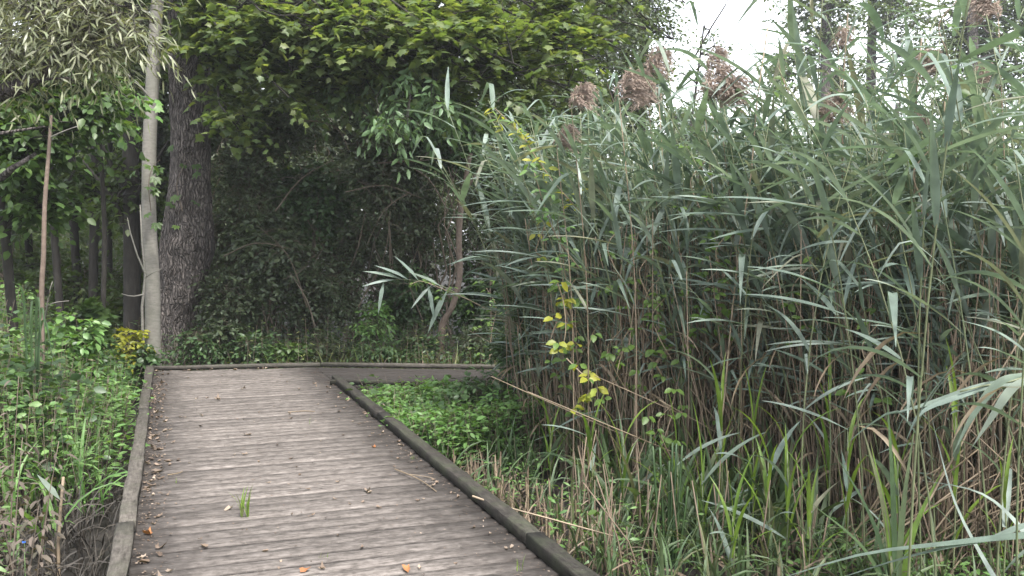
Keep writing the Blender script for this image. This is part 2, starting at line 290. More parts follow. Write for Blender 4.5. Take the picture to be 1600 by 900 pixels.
M = dict(
    maple=leaf_mat('maple_leaf', [(0.066, 0.105, 0.0396), (0.11, 0.154, 0.055), (0.0935, 0.138, 0.0495), (0.165, 0.193, 0.0715), (0.0605, 0.0935, 0.0374), (0.132, 0.165, 0.055)], trans=.5),
    willow=leaf_mat('willow_leaf', [(.13, .155, .085), (.2, .21, .14), (.16, .18, .09), (.25, .25, .18), (.12, .14, .07)], trans=.25, rough=.4),
    broad=leaf_mat('broad_leaf', [(.04, .075, .025), (.06, .105, .03), (.05, .09, .028), (.075, .12, .03)], trans=.35),
    ash=leaf_mat('ash_leaf', [(0.075, 0.131, 0.0625), (0.106, 0.169, 0.0813), (0.0875, 0.144, 0.0625)], trans=.35),
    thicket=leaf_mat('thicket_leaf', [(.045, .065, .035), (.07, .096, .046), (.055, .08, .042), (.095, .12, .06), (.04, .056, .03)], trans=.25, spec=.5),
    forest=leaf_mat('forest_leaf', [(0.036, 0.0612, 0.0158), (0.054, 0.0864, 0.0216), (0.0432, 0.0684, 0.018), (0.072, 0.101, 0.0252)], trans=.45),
    far=leaf_mat('far_leaf', [(.07, .10, .045), (.09, .125, .055), (.06, .09, .045)], trans=.4),
    herb=leaf_mat('herb_leaf', [(0.0684, 0.143, 0.0435), (0.111, 0.212, 0.0621), (0.0931, 0.18, 0.0497), (0.149, 0.248, 0.0807), (0.0621, 0.118, 0.0373)], trans=.35),
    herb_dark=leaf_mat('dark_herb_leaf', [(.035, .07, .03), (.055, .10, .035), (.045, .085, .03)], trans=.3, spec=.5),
    grass=leaf_mat('grass_blade', [(.07, .11, .03), (.11, .16, .045), (.16, .17, .07), (.09, .13, .035)], trans=.35),
    reed=leaf_mat('reed_blade', [(.105, .145, .12), (.165, .21, .185), (.13, .172, .142), (.23, .27, .245), (.095, .13, .10), (.13, .17, .13), (.18, .22, .19), (.115, .155, .125), (.15, .19, .16), (.2, .185, .13)], trans=.28, rough=.55, spec=.3, tcol=(1.15, 1.3, .75)),
    reed_low=leaf_mat('low_reed_blade', [(.045, .08, .035), (.075, .12, .05), (.06, .095, .045), (.10, .14, .065), (.13, .13, .07)], trans=.3, rough=.5),
    reed_young=leaf_mat('young_reed_blade', [(.11, .19, .03), (.16, .24, .04), (.09, .16, .03)], trans=.4, rough=.42),
    reed_stem=leaf_mat('reed_stem', [(.10, .125, .06), (.14, .15, .08), (.085, .11, .055)], trans=0, rough=.5),
    straw=leaf_mat('straw', [(0.176, 0.132, 0.084), (0.24, 0.188, 0.128), (0.136, 0.1, 0.068), (0.288, 0.228, 0.16), (0.2, 0.152, 0.108)], trans=.15, rough=.6),
    straw_dark=leaf_mat('old_straw', [(.12, .09, .065), (.17, .13, .095), (.09, .07, .05), (.22, .17, .125)], trans=.0, rough=.8, spec=.2),
    plume=leaf_mat('plume', [(.3, .235, .195), (.42, .345, .29), (.22, .17, .145)], trans=.3, rough=.8, spec=.1, tcol=(1, .95, .9)),
    vine=leaf_mat('vine_leaf', [(.065, .12, .03), (.10, .17, .035), (.08, .14, .03)], trans=.4),
    vine_yellow=leaf_mat('yellow_vine_leaf', [(0.23, 0.246, 0.0298), (0.289, 0.281, 0.0425), (0.187, 0.23, 0.034)], trans=.45),
    dead=leaf_mat('dead_leaf', [(0.085, 0.0595, 0.0425), (0.187, 0.14, 0.106), (0.0467, 0.034, 0.0272), (0.281, 0.225, 0.178), (0.128, 0.0935, 0.0723), (0.221, 0.17, 0.132)], trans=.1, rough=.75, spec=.2),
    rust=leaf_mat('rust_leaf', [(0.208, 0.088, 0.04), (0.248, 0.112, 0.048), (0.176, 0.076, 0.04)], trans=.1, rough=.7, spec=.2),
    litter=leaf_mat('litter', [(.09, .066, .05), (.16, .12, .095), (.06, .045, .035), (.25, .2, .16)], trans=0, rough=.9, spec=.1),
    wither=leaf_mat('withered_leaf', [(0.072, 0.06, 0.045), (0.102, 0.081, 0.066), (0.06, 0.057, 0.036), (0.12, 0.093, 0.078)], trans=.2, rough=.7),
    mud_stem=leaf_mat('mud_stained_stem', [(.02, .017, .014), (.035, .03, .025), (.05, .042, .033)], trans=0, rough=.7),
    twig=leaf_mat('twig', [(.10, .08, .06), (.15, .12, .095), (.07, .058, .045)], trans=0, rough=.85, spec=.15),
    blue=leaf_mat('blue_petal', [(.05, .16, .6), (.06, .2, .7)], trans=.2),
    bark=bark_mat('furrowed_bark', (0.0446, 0.0379, 0.0346), (0.267, 0.231, 0.213), sc=(20, 20, 6.0), bump=1.0, dist=.05, plates=(32, 32, 3.0)),
    pale=bark_mat('pale_smooth_bark', (0.124, 0.116, 0.102), (0.205, 0.192, 0.171), sc=(7, 7, 22), bump=.35, rough=.75, moss=(.10, .105, .08)),
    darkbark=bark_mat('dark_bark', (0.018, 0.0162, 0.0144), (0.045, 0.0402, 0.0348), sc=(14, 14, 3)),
    sapling=bark_mat('sapling_bark', (.10, .075, .06), (.19, .145, .115), sc=(10, 10, 10), bump=.3, rough=.7),
    plank=wood_mat('weathered_plank', (0.0222, 0.0191, 0.0171), (0.102, 0.0887, 0.0801), (0.209, 0.186, 0.171)),
    kerb=wood_mat('grey_kerb', (0.0186, 0.0161, 0.0136), (0.062, 0.0546, 0.0471), (0.118, 0.105, 0.093), grain_axis=1, dirt_shade=False, moss=.35),
    kerb_dark=wood_mat('mossy_kerb', (0.009, 0.008, 0.0065), (0.025, 0.022, 0.019), (0.0525, 0.0465, 0.04), grain_axis=1, dirt_shade=False, moss=.7),
    beam=wood_mat('old_beam', (0.021, 0.0182, 0.0154), (0.0525, 0.0462, 0.0385), (0.091, 0.0805, 0.07), grain_axis=1, dirt_shade=False, moss=.5),
)

# ------------------------------------------------------------------ ground
def ground_z(x, y):
    return -.46 + .10 * (vnoise(x * .7, y * .7, 3) - .5) + .05 * (vnoise(x * 3, y * 3, 5) - .5)
def make_ground():
    g = np.sinh(np.linspace(-5.2, 5.2, 161)) / np.sinh(5.2) * 900
    X, Y = np.meshgrid(g, g + 8, indexing='ij'); Z = ground_z(X, Y)
    V = np.stack([X, Y, Z], -1).reshape(-1, 3); n = len(g)
    i, j = np.meshgrid(np.arange(n - 1), np.arange(n - 1), indexing='ij'); a = i * n + j
    m, t, out = nodes('wet_soil'); L = t.links.new
    geo = N(t, 'ShaderNodeNewGeometry'); n1 = N(t, 'ShaderNodeTexNoise', Scale=2.5, Detail=8.0, Roughness=.7); L(geo.outputs['Position'], n1.inputs['Vector'])
    c = ramp(t, n1.outputs[0], [(.35, (.006, .005, .0042)), (.55, (.013, .0105, .008)), (.72, (.03, .024, .018))])
    b = N(t, 'ShaderNodeBsdfPrincipled'); L(c, b.inputs['Base Color'])
    rr = N(t, 'ShaderNodeMapRange'); rr.inputs[1].default_value = .35; rr.inputs[2].default_value = .6; rr.inputs[3].default_value = .35; rr.inputs[4].default_value = .95; L(n1.outputs[0], rr.inputs[0]); L(rr.outputs[0], b.inputs['Roughness'])
    bp = N(t, 'ShaderNodeBump'); bp.inputs['Strength'].default_value = .6; bp.inputs['Distance'].default_value = .05; L(n1.outputs[0], bp.inputs['Height']); L(bp.outputs[0], b.inputs['Normal'])
    L(b.outputs[0], out.inputs[0])
    o = obj('ground', mesh_from('ground', V, [np.stack([a, a + n, a + n + 1, a + 1], -1).reshape(-1, 4)], m)); tag(o, 'dark wet marsh soil under the boardwalk and plants', None, None, 'structure')
make_ground()

# ------------------------------------------------------------------ boardwalk
def uv(u, v, z=0.0): p = UD * u + VD * v; return np.array([p[0], p[1], z])
V_L, V_R = -.191, 1.685                                   # inner faces of the kerbs
KW, KH, KF = .088, .066, .048
walk = obj('boardwalk', None); tag(walk, 'weathered grey plank boardwalk that turns a corner at its end', None, None, 'structure')
ANG = math.atan2(VD[1], VD[0])
def plank_mesh(name, cs, th=.036, seg=4, mat=None, bev=.009):
    """cs: four corners (2-D, local) ordered start-near, end-near, end-far, start-far; a board with worn edges"""
    cs = np.asarray(cs, float); t = np.linspace(0, 1, seg + 1)
    A = cs[0] + (cs[1] - cs[0]) * t[:, None]; B = cs[3] + (cs[2] - cs[3]) * t[:, None]
    wd = unit(B - A)
    A = A + wd * (rng.random((seg + 1, 1)) * .0035); B = B - wd * (rng.random((seg + 1, 1)) * .0035)
    z = rng.normal(0, .0012, seg + 1); cup = rng.normal(0, .001)
    rows = []
    for k in range(seg + 1):
        a, b, d = A[k], B[k], wd[k]
        rows += [[*a, -th], [*a, z[k] - bev], [*(a + d * bev), z[k] + cup], [*((a + b) / 2), z[k] - cup], [*(b - d * bev), z[k] + cup], [*b, z[k] - bev], [*b, -th]]
    V = np.array(rows); q = []
    for k in range(seg):
        for j in range(6): a = k * 7 + j; q.append([a, a + 7, a + 8, a + 1])
    e = seg * 7
    ends = np.array([[0, 1, 5, 6], [1, 2, 4, 5], [e + 6, e + 5, e + 1, e], [e + 5, e + 4, e + 2, e + 1]])
    return mesh_from(name, V, [np.array(q), ends], mat, None, False)
PITCH_B, GAP = .1425, .015
_a, _b = G(237, 573.5, KF)[:2], G(505, 567.5, KF)[:2]
_ua, _va, _ub, _vb = _a @ UD, _a @ VD, _b @ UD, _b @ VD
far_u = lambda v: _ua + (v - _va) * (_ub - _ua) / (_vb - _va)     # inner face of the end kerb, cut at a slant
u, k = 1.2, 0
shared = []
RK_END = 10.36
while u < 12.4:
    u0, u1 = u + GAP / 2, u + PITCH_B - GAP / 2
    ve = V_R + KW if u1 < RK_END else 1.70
    v0, v1 = V_L - KW, ve
    full = u1 < min(far_u(v0), far_u(v1)) - .02
    def loc(uu, vv): return (vv - v0, uu - u0)
    if full:
        me = plank_mesh('plank', [loc(u0, v0), loc(u0, v1), loc(u1, v1), loc(u1, v0)], mat=M['plank'])
    else:
        fl, fr = far_u(v0) - .004, far_u(v1) - .004
        if u0 > fl - .015: break
        if u0 < fr - .01: cs = [loc(u0, v0), loc(u0, v1), loc(min(u1, fr), v1), loc(min(u1, fl), v0)]
        else:
            vx = v0 + (fl - u0) / max(fl - fr, 1e-6) * (v1 - v0)
            cs = [loc(u0, v0), loc(u0, vx - .01), loc(u0 + .006, vx - .01), loc(min(u1, fl), v0)]
        me = plank_mesh('plank', cs, mat=M['plank'])
    o = obj('plank', me, walk, uv(u0, v0, rng.normal(0, .0015))); o.rotation_euler = (rng.normal(0, .004), rng.normal(0, .0006), ANG + rng.normal(0, .0012))
    u += PITCH_B + rng.normal(0, .0012); k += 1

def bar(name, p0, p1, wd, ht, mat, z0=0.0, parent=walk, bev=.006, seg=4, jit=.002):
    """squared timber from p0 to p1 (inner edge line), width to the right of the direction, local y along it"""
    p0, p1 = np.asarray(p0, float)[:2], np.asarray(p1, float)[:2]; Lg = np.linalg.norm(p1 - p0); d = (p1 - p0) / Lg
    prof = np.array([[0, 0], [0, ht - bev], [bev, ht], [wd - bev, ht], [wd, ht - bev], [wd, 0]]); V = []
    for t in np.linspace(0, 1, seg + 1):
        q = prof + rng.normal(0, jit, prof.shape) * (1 if 0 < t < 1 else .5)
        V += [[a, t * Lg, b] for a, b in q]
    n = len(prof); F = []
    for k in range(seg):
        for j in range(n): a = k * n + j; b = k * n + (j + 1) % n; F.append([a, b, b + n, a + n])
    e = seg * n; C = [[0, 5, 4, 1], [1, 4, 3, 2], [e, e + 1, e + 4, e + 5], [e + 1, e + 2, e + 3, e + 4]]
    o = obj(name, mesh_from(name, np.array(V), [np.array(F), np.array(C)], mat, None, False), parent, (p0[0], p0[1], z0))
    o.rotation_euler = (0, 0, math.atan2(d[1], d[0]) - math.pi / 2); return o
Z1 = .003
# kerb beside the herbs: lengths butted end to end (joint seen at about u = 5.0)
ju = float(np.dot(G(200, 808, .09)[:2], UD))
for a, b, off in ((1.2, ju - .008, -.006), (ju, ju + 3.6, .004), (ju + 3.606, far_u(V_L - KW) - .004, .0)):
    bar('kerb', uv(a, V_L - KW + off), uv(b, V_L - KW + off), KW, KH, M['kerb'], Z1, seg=14, jit=.0035)
# kerb beside the reeds
for a, b, off in ((1.2, 4.35, .0), (4.356, 7.95, .004), (7.955, RK_END, -.002)):
    bar('kerb', uv(a, V_R + off), uv(b, V_R + off), KW, KH, M['kerb_dark'], Z1, seg=14, jit=.0035)
# end kerb, slanted
e0, e1 = uv(far_u(V_L - KW) + .0, V_L - KW), uv(far_u(1.745), 1.745)
dd = unit(e1 - e0); nn_ = np.array([-dd[1], dd[0], 0])
bar('kerb', e0 + nn_ * KW, e1 + nn_ * KW, KW, KF, M['kerb'], Z1)
# second leg of the walk
_c = G(780, 571, KF)
f0 = e1 + dd * .006; f1 = f0 + unit(np.array([*(_c - f0)[:2], 0])) * 7.0
d2 = unit(f1 - f0); n2 = np.array([-d2[1], d2[0], 0])
bar('kerb', f0 + n2 * KW, f0 + d2 * 3.6 + n2 * KW, KW, KF, M['kerb'], Z1)
bar('kerb', f0 + d2 * 3.606 + n2 * KW, f1 + n2 * KW, KW, KF, M['kerb'], Z1)
near0 = G(519, 593, KF) * [1, 1, 0]; near1 = near0 + d2 * 6.6
near1[:2] = near1[:2]
nb = np.array([0.0, .02, 0])
bar('kerb', near0 + n2 * .0, near0 + d2 * 3.4, KW, KF, M['kerb_dark'], Z1)
bar('kerb', near0 + d2 * 3.406, near1, KW, KF, M['kerb_dark'], Z1)
bar('rim_board', near0 + n2 * -.066 + d2 * .04, near1 + n2 * -.066, .038, .15, M['beam'], -.19)
wid = float(np.dot((f0 - near0), n2)); npl = max(1, round(wid / .1425)); pb = wid / npl
for r in range(npl + 1):
    a0 = -.105 + r * (wid + .105 - .004) / (npl + 1); a1 = a0 + (wid + .1) / (npl + 1) - .006
    # boards run along the walk and are mitred against the first leg
    def start(a):
        p = near0 + n2 * a; q0, q1 = uv(10.2, 1.708), uv(11.5, 1.708)
        s = q1 - q0; den = d2[0] * s[1] - d2[1] * s[0]
        return ((q0[0] - p[0]) * s[1] - (q0[1] - p[1]) * s[0]) / den
    s0, s1 = start(a0), start(a1)
    if a0 < .02: s0 = max(s0, .04); s1 = max(s1, .04)
    for x0, x1 in ((None, 3.2 + (r % 2) * .5), (3.206 + (r % 2) * .5, 6.5)):
        A0, A1 = (s0, s1) if x0 is None else (x0, x0)
        me = plank_mesh('plank', [(A0, 0), (x1, 0), (x1, a1 - a0), (A1, a1 - a0)], mat=M['plank'])
        pp = near0 + n2 * a0; o = obj('plank', me, walk, (pp[0], pp[1], -.002 + rng.normal(0, .001))); o.rotation_euler = (0, 0, math.atan2(d2[1], d2[0]))
# frame under the deck
for v in (V_L - .09, .72, V_R + .02):
    bar('joist', uv(1.2, v), uv(11.2 if v > 1 else 11.5, v), .045, .19, M['beam'], -.235)
for uu in (2.2, 4.6, 7.0, 9.4, 11.2):
    for v in (V_L - .03, V_R - .08):
        o = bar('post', uv(uu, v), uv(uu + .09, v), .09, .5, M['beam'], -.70, seg=1)

# ------------------------------------------------------------------ foliage machinery
def leaf_objects(tm, mat, name, parent, X, Z, T, S, N_parts, base, cache={}):
    """the N leaves that show largest become objects of their own; returns a mask of the rest"""
    px, py, dep = proj(T); S1 = S if np.ndim(S) == 1 else S[:, 0]
    inside = (px > -20) & (px < 1620) & (py > -20) & (py < 920) & (dep > .5)
    score = np.where(inside, S1 / np.maximum(dep, .1) ** 2, 0); idx = np.argsort(-score)[:N_parts]; idx = idx[score[idx] > 0]
    key = (id(tm), mat.name)
    if key not in cache: cache[key] = mesh_from(name, tm[0], tm[1], mat, None, True)
    me = cache[key]; Mx = frames(X[idx], Z[idx])
    for q, i in enumerate(idx):
        o = bpy.data.objects.new(name, me); COL.objects.link(o); o.parent = parent
        m4 = Matrix(Mx[q].tolist()).to_4x4(); m4.translation = Vector(T[i] - base)
        o.matrix_basis = m4 @ Matrix.Diagonal((*([S[i]] * 3 if np.ndim(S) == 1 else S[i]), 1))
    mask = np.ones(len(T), bool); mask[idx] = False
    return mask
def twigs(A, D, L, k, droop=.25, side=.9, up=.7, jit=.35, wood=None, r=.003):
    """leafy shoots: starts A (n,3), directions D, lengths L (n,); k leaves each. returns leaf X, Z, T, twig id"""
    n = len(A); t = np.linspace(.18, 1, k)
    P = A[:, None] + D[:, None] * (L[:, None] * t)[..., None]; P[..., 2] -= droop * L[:, None] * t ** 2
    tang = D[:, None].repeat(k, 1).copy(); tang[..., 2] -= 2 * droop * t; tang = unit(tang)
    sd = unit(np.cross(tang, [0, 0, 1.]) + 1e-6); s = np.where(np.arange(k) % 2 == 0, 1., -1.)[None, :, None] * np.where(rng.random((n, 1, 1)) < .5, 1, -1)
    X = unit(tang * (1 - side * .5) + sd * s * side + rng.normal(0, jit, (n, k, 3)) - np.array([0, 0, .25 * droop]))
    X[:, -1] = unit(tang[:, -1] + rng.normal(0, jit * .5, (n, 3)))
    Z = unit(np.array([0, 0, up]) + rng.normal(0, jit, (n, k, 3)))
    if wood is not None:
        tt = np.linspace(0, 1, 4); Q = A[:, None] + D[:, None] * (L[:, None] * tt)[..., None]; Q[..., 2] -= droop * L[:, None] * tt ** 2
        wood.tubes(Q, np.linspace(r, r * .4, 4), 3)
    return X.reshape(-1, 3), Z.reshape(-1, 3), P.reshape(-1, 3)
def ell(n, c, r):
    d = rdir(n); return np.asarray(c) + d * np.asarray(r) * (rng.random((n, 1)) ** .4)
def arc(p0, p1, m=6, sag=.0, wob=.05):
    t = np.linspace(0, 1, m)[:, None]; P = np.asarray(p0) * (1 - t) + np.asarray(p1) * t
    Lg = np.linalg.norm(np.asarray(p1) - np.asarray(p0)); P[:, 2] += sag * Lg * 4 * (t * (1 - t))[:, 0]
    P[1:-1] += rng.normal(0, wob * Lg, (m - 2, 3)); return P
def branching(wood, starts, blobs, limb_r, ns=6, nt=5, k=7, tl=(.25, .45), sub=.6, droop=.25, sag=.12, up=.7, tflat=.5, jit=.35, out=.5):
    """limbs from the nearest of starts into each blob (centre, radii, number of limbs); side branches, then leafy shoots"""
    Xs, Zs, Ts = [], [], []; starts = np.atleast_2d(starts)
    for c, r, nl in blobs:
        c = np.asarray(c, float); r = np.asarray(r, float)
        ends = ell(nl, c, r)
        for e in ends:
            cand = starts + rng.normal(0, .15, starts.shape); s0 = starts[np.argmin(np.linalg.norm(cand - e, axis=1))]
            P = arc(s0, e, 7, sag, .035); wood.tubes(P, np.linspace(limb_r, limb_r * .3, 7), 6)
            t0 = rng.uniform(.45, 1, ns); B0 = np.stack([np.interp(t0, np.linspace(0, 1, 7), P[:, q]) for q in range(3)], 1)
            # keep the side branches within the blob
            tgt = c + rdir(ns) * r * rng.uniform(.5, 1.0, (ns, 1)); dv = tgt - B0; ln = np.linalg.norm(dv, axis=1, keepdims=True)
            B1 = B0 + dv / np.maximum(ln, 1e-6) * np.minimum(ln, sub * np.max(r) * 1.6)
            m = 5; tt = np.linspace(0, 1, m)[None, :, None]; Q = B0[:, None] * (1 - tt) + B1[:, None] * tt; Q[..., 2] += (.1 * tt * (1 - tt))[..., 0]; Q[:, 1:-1] += rng.normal(0, .03, (ns, m - 2, 3))
            wood.tubes(Q, np.linspace(limb_r * .3, limb_r * .1, m), 4)
            ti = rng.uniform(.15, 1, (ns, nt)); ii = np.minimum((ti * (m - 1)).astype(int), m - 2); ff = (ti * (m - 1) - ii)[..., None]
            A = (np.take_along_axis(Q, ii[..., None], 1) * (1 - ff) + np.take_along_axis(Q, ii[..., None] + 1, 1) * ff).reshape(-1, 3)
            D = unit(rdir(len(A), .05, tflat) + out * unit(A - c + 1e-6) * .6)
            D[:, 2] = np.clip(D[:, 2], -.6, .7)
            X, Z, T = twigs(A, unit(D), rng.uniform(*tl, len(A)), k, droop, up=up, wood=wood, r=max(.002, limb_r * .06), jit=jit)
            Xs.append(X); Zs.append(Z); Ts.append(T)
    return np.concatenate(Xs), np.concatenate(Zs), np.concatenate(Ts)
def foliage(parent, base, X, Z, T, S, tm, mat, leafname='leaf', parts=0, crown='crown', tm_far=None):
    mask = leaf_objects(tm, mat, leafname, parent, X, Z, T, S, parts, base) if parts else np.ones(len(T), bool)
    g = Geo(); g.inst(tm_far or tm, X[mask], Z[mask], T[mask], S[mask])
    return tag(obj(crown, g.mesh(crown, mat, about=base), parent), kind='stuff')
def trunk_mesh(ctrl, radii, mat, about, m=60, sides=28, ridge=.0, seed=1, lump=.03):
    P = spline(np.asarray(ctrl, float) - about, m); rr = spline(np.asarray(radii, float)[:, None], m)[:, 0]
    an = np.arange(sides) / sides * 2 * math.pi; h = np.linspace(0, m * .1, m)
    hh, aa = np.meshgrid(h, an, indexing='ij')
    f = 1 + lump * (vnoise(hh * .8, np.cos(aa) * 1.5 + 5, seed) + vnoise(hh * .8 + 9, np.sin(aa) * 1.5 + 5, seed + 1) - 1) * 2
    if ridge: f = f + ridge * (vnoise(aa / (2 * math.pi) * 26 + vnoise(hh * 1.3, aa, 3) * 1.6, hh * 1.1, seed + 2) - .5) * 2
    V = np.stack([P[:, 0:1] + rr[:, None] * f * np.cos(aa), P[:, 1:2] + rr[:, None] * f * np.sin(aa), np.repeat(P[:, 2:3], sides, 1)], -1).reshape(-1, 3)
    i = np.arange(m - 1)[:, None] * sides; j = np.arange(sides)[None]; k = (j + 1) % sides
    return mesh_from('trunk', V, [np.stack([i + j, i + k, i + sides + k, i + sides + j], -1).reshape(-1, 4)], mat)
GZ = -.5
def limb_part(parent, base, mat, P, rad, sides=6):
    g = Geo(); g.tubes(P, rad, sides); return obj('branch', g.mesh('branch', mat, about=base), parent)

# ------------------------------------------------------------------ the big furrowed tree and its maple-leaved crown
DT = 12.9
base = W(272, 560, DT); base[2] = GZ
big = thing('maple_tree', 'big old tree with thick furrowed bark and spreading yellow-green lobed leaves', 'tree', base)
ctrl = [(base[0] - .03, DT, GZ), W(272, 520, DT), W(284, 450, DT), W(293, 380, DT), W(297, 300, DT), W(298, 200, DT), W(296, 80, DT), W(296, -60, DT), (-4.3, DT, 7), (-4.0, DT + .3, 9.5)]
rad = [.36, .27, .29, .355, .285, .268, .268, .27, .24, .15]
obj('trunk', trunk_mesh(ctrl, rad, M['bark'], base, 170, 110, .11, 4, .03), big)
wood = Geo(); st = np.array([(-4.4, DT, z) for z in (4.2, 4.7, 5.2, 6, 7)])
blobs = [(W(470, 55, 11.2), (1.1, .8, .38), 6), (W(640, 75, 10.6), (1.1, .8, .42), 7), (W(780, 70, 10.8), (.9, .8, .55), 7), (W(900, 95, 11.0), (.75, .7, .65), 7), (W(385, 110, 11.8), (.55, .5, .5), 4), (W(560, 130, 11.6), (1.0, .6, .4), 5), (W(960, 50, 11.5), (.5, .6, .6), 4), (W(720, 150, 11.5), (.8, .6, .4), 4), (W(400, 190, 11.6), (.4, .4, .3), 2), (W(345, 40, 11.9), (.4, .4, .35), 3), (W(500, 160, 11.4), (.6, .5, .35), 2), (W(820, 170, 11.3), (.5, .5, .35), 3), (W(1000, 20, 11.6), (.4, .5, .5), 3)]
X, Z, T = branching(wood, st, blobs, .03, ns=8, nt=5, k=7, tl=(.25, .5), droop=.3, up=.9, jit=.3)
S = rng.uniform(.075, .13, len(T))
foliage(big, base, X, Z, T, S, T_MAPLE, M['maple'], 'leaf', 300, 'crown')
# the high crown above the picture, which shades the thicket
hb = [((-3.2 + 2.2 * i + rng.normal(0, .4), 12.6 + rng.normal(0, 1.1), 6.6 + rng.normal(0, .7)), (1.7, 1.6, 1.0), 3) for i in range(3)] + [((-6.2, 13, 7.0), (1.8, 1.8, 1.2), 5), ((-4.2, 15, 8.4), (2, 2, 1.2), 5)]
X, Z, T = branching(wood, st, hb, .05, ns=6, nt=4, k=6, tl=(.4, .8), droop=.3, up=.9)
foliage(big, base, X, Z, T, rng.uniform(.16, .24, len(T)), T_MAPLE, M['maple'], crown='high_crown')
obj('branches', wood.mesh('branches', M['darkbark'], about=base), big)

# ------------------------------------------------------------------ pale smooth trunk beside it
DP = 11.75
base = W(240, 600, DP); base[2] = GZ
pale = thing('pale_tree', 'slender pale grey smooth-barked tree right beside the furrowed trunk', 'tree', base)
ctrl = [(base[0], DP, GZ), W(239, 545, DP), W(238, 450, DP), W(233, 350, DP), W(233, 250, DP), W(237, 150, DP), W(243, 40, DP), W(247, -80, DP), (-4.7, DP, 6.5)]
obj('trunk', trunk_mesh(ctrl, [.115, .098, .094, .09, .086, .082, .078, .074, .05], M['pale'], base, 90, 20, 0, 8, .035), pale)
wood = Geo()
limb_part(pale, base, M['pale'], np.array([W(224, 560, DP - .15), W(222, 480, DP - .2), W(227, 430, DP - .2), W(222, 380, DP - .22), W(219, 320, DP - .22)]), [.02, .017, .015, .011, .006], 6)
limb_part(pale, base, M['pale'], np.array([W(226, 425, DP - .2), W(215, 400, DP - .22), W(204, 365, DP - .25), W(199, 340, DP - .25)]), [.012, .01, .008, .004], 5)
limb_part(pale, base, M['pale'], np.array([W(224, 460, DP - .2), W(210, 463, DP - .3), W(200, 462, DP - .3), W(190, 459, DP - .35)]), [.01, .008, .007, .004], 5)
limb_part(pale, base, M['pale'], np.array([W(227, 433, DP - .2), W(238, 427, DP - .28), W(252, 420, DP - .35)]), [.008, .006, .004], 5)
limb_part(pale, base, M['pale'], np.array([W(232, 150, DP - .08), W(215, 130, DP - .2), W(195, 112, DP - .3)]), [.018, .013, .008], 5)
limb_part(pale, base, M['pale'], np.array([W(246, 100, DP - .08), W(258, 80, DP - .2), W(266, 70, DP - .2)]), [.02, .013, .008], 5)
X, Z, T = branching(wood, [W(243, -40, DP)], [(W(200, -90, DP), (1.0, .8, .6), 5), (W(120, -60, DP - .5), (.9, .7, .5), 5)], .03, 6, 4, 7)
foliage(pale, base, X, Z, T, rng.uniform(.07, .11, len(T)), T_BROAD, M['broad'])
obj('branches', wood.mesh('branches', M['pale'], about=base), pale)
# creeper with five-fingered leaves climbing it
def palm_creeper(pts, n, label, size=(.09, .14), spread=.12, d_off=-.12, ymat='broad'):
    b = pts[0].copy(); c = thing('creeper', label, 'vine', b)
    P = spline(pts, 14); g = Geo(); g.tubes(P, np.linspace(.006, .003, 14), 4); obj('stem', g.mesh('stem', M['twig'], about=b), c)
    T = P[rng.integers(0, 14, n)] + rng.normal(0, spread, (n, 3)) * [1, .5, 1]; X = unit(np.stack([rng.normal(0, .7, n), -.5 + rng.normal(0, .3, n), -.55 + rng.normal(0, .3, n)], 1)); Z = unit(np.stack([rng.normal(0, .3, n), -.6 + rng.normal(0, .2, n), .8 + rng.normal(0, .2, n)], 1))
    leaf_objects(T_PALM, M[ymat], 'leaf', c, X, Z, T, rng.uniform(*size, n), n, b)
palm_creeper([W(236, 330, 11.55), W(232, 290, 11.5), W(238, 262, 11.5), W(250, 250, 11.45)], 9, 'five-fingered creeper leaves clinging to the slender pale trunk')
palm_creeper([W(285, 330, 12.45), W(276, 290, 12.45), W(286, 262, 12.4), W(296, 248, 12.4)], 9, 'five-fingered creeper leaves clinging to the furrowed trunk')

# ------------------------------------------------------------------ willow boughs reaching in over the herbs
base = np.array([-5.6, 6.3, GZ])
wil = thing('willow_tree', 'willow with long narrow silvery leaves hanging over the herbs', 'tree', base)
obj('trunk', trunk_mesh([base, base + [.1, 0, 1.5], base + [.3, .1, 3], base + [.4, .1, 5]], [.28, .22, .19, .1], M['bark'], base, 60, 30, .05, 12), wil)
wood = Geo()
wood.tubes(spline([(-5.3, 6.3, 1.9), W(-60, 165, 6.4), W(30, 135, 6.3), W(88, 95, 6.3), W(110, 60, 6.3)], 14), np.linspace(.075, .03, 14), 10)
wood.tubes(spline([(-5.3, 6.3, 1.6), W(-40, 290, 6.6), W(20, 262, 6.5), W(56, 240, 6.5)], 10), np.linspace(.04, .012, 10), 8)
wood.tubes(spline([W(-20, 160, 6.3), W(40, 130, 6.1), W(100, 122, 6.0), W(116, 127, 6)], 8), np.linspace(.012, .006, 8), 5)
wood.tubes(spline([W(-40, 215, 7.0), W(30, 204, 7.0), W(70, 198, 7.0)], 8), np.linspace(.016, .007, 8), 5)
X, Z, T = branching(wood, [(-5.2, 6.3, 3.2), W(60, 40, 6.3), W(-30, 120, 6.4)], [(W(70, 20, 6.2), (.45, .5, .22), 7), (W(170, 30, 6.1), (.34, .4, .24), 6), (W(20, 75, 6.2), (.35, .4, .2), 5), (W(120, 75, 6.0), (.35, .35, .14), 4), (W(205, 70, 6.0), (.12, .2, .12), 2), (W(120, -70, 6.1), (.7, .6, .2), 5)], .014, 5, 4, 8, tl=(.18, .36), droop=.8, up=.5, jit=.4, sub=.8)
S = np.stack([rng.uniform(.07, .115, len(T)), rng.uniform(.07, .13, len(T)), rng.uniform(.08, .1, len(T))], 1)
foliage(wil, base, X, Z, T, S, T_LANCE, M['willow'], 'leaf', 300, 'crown')
obj('branches', wood.mesh('branches', M['bark'], about=base), wil)

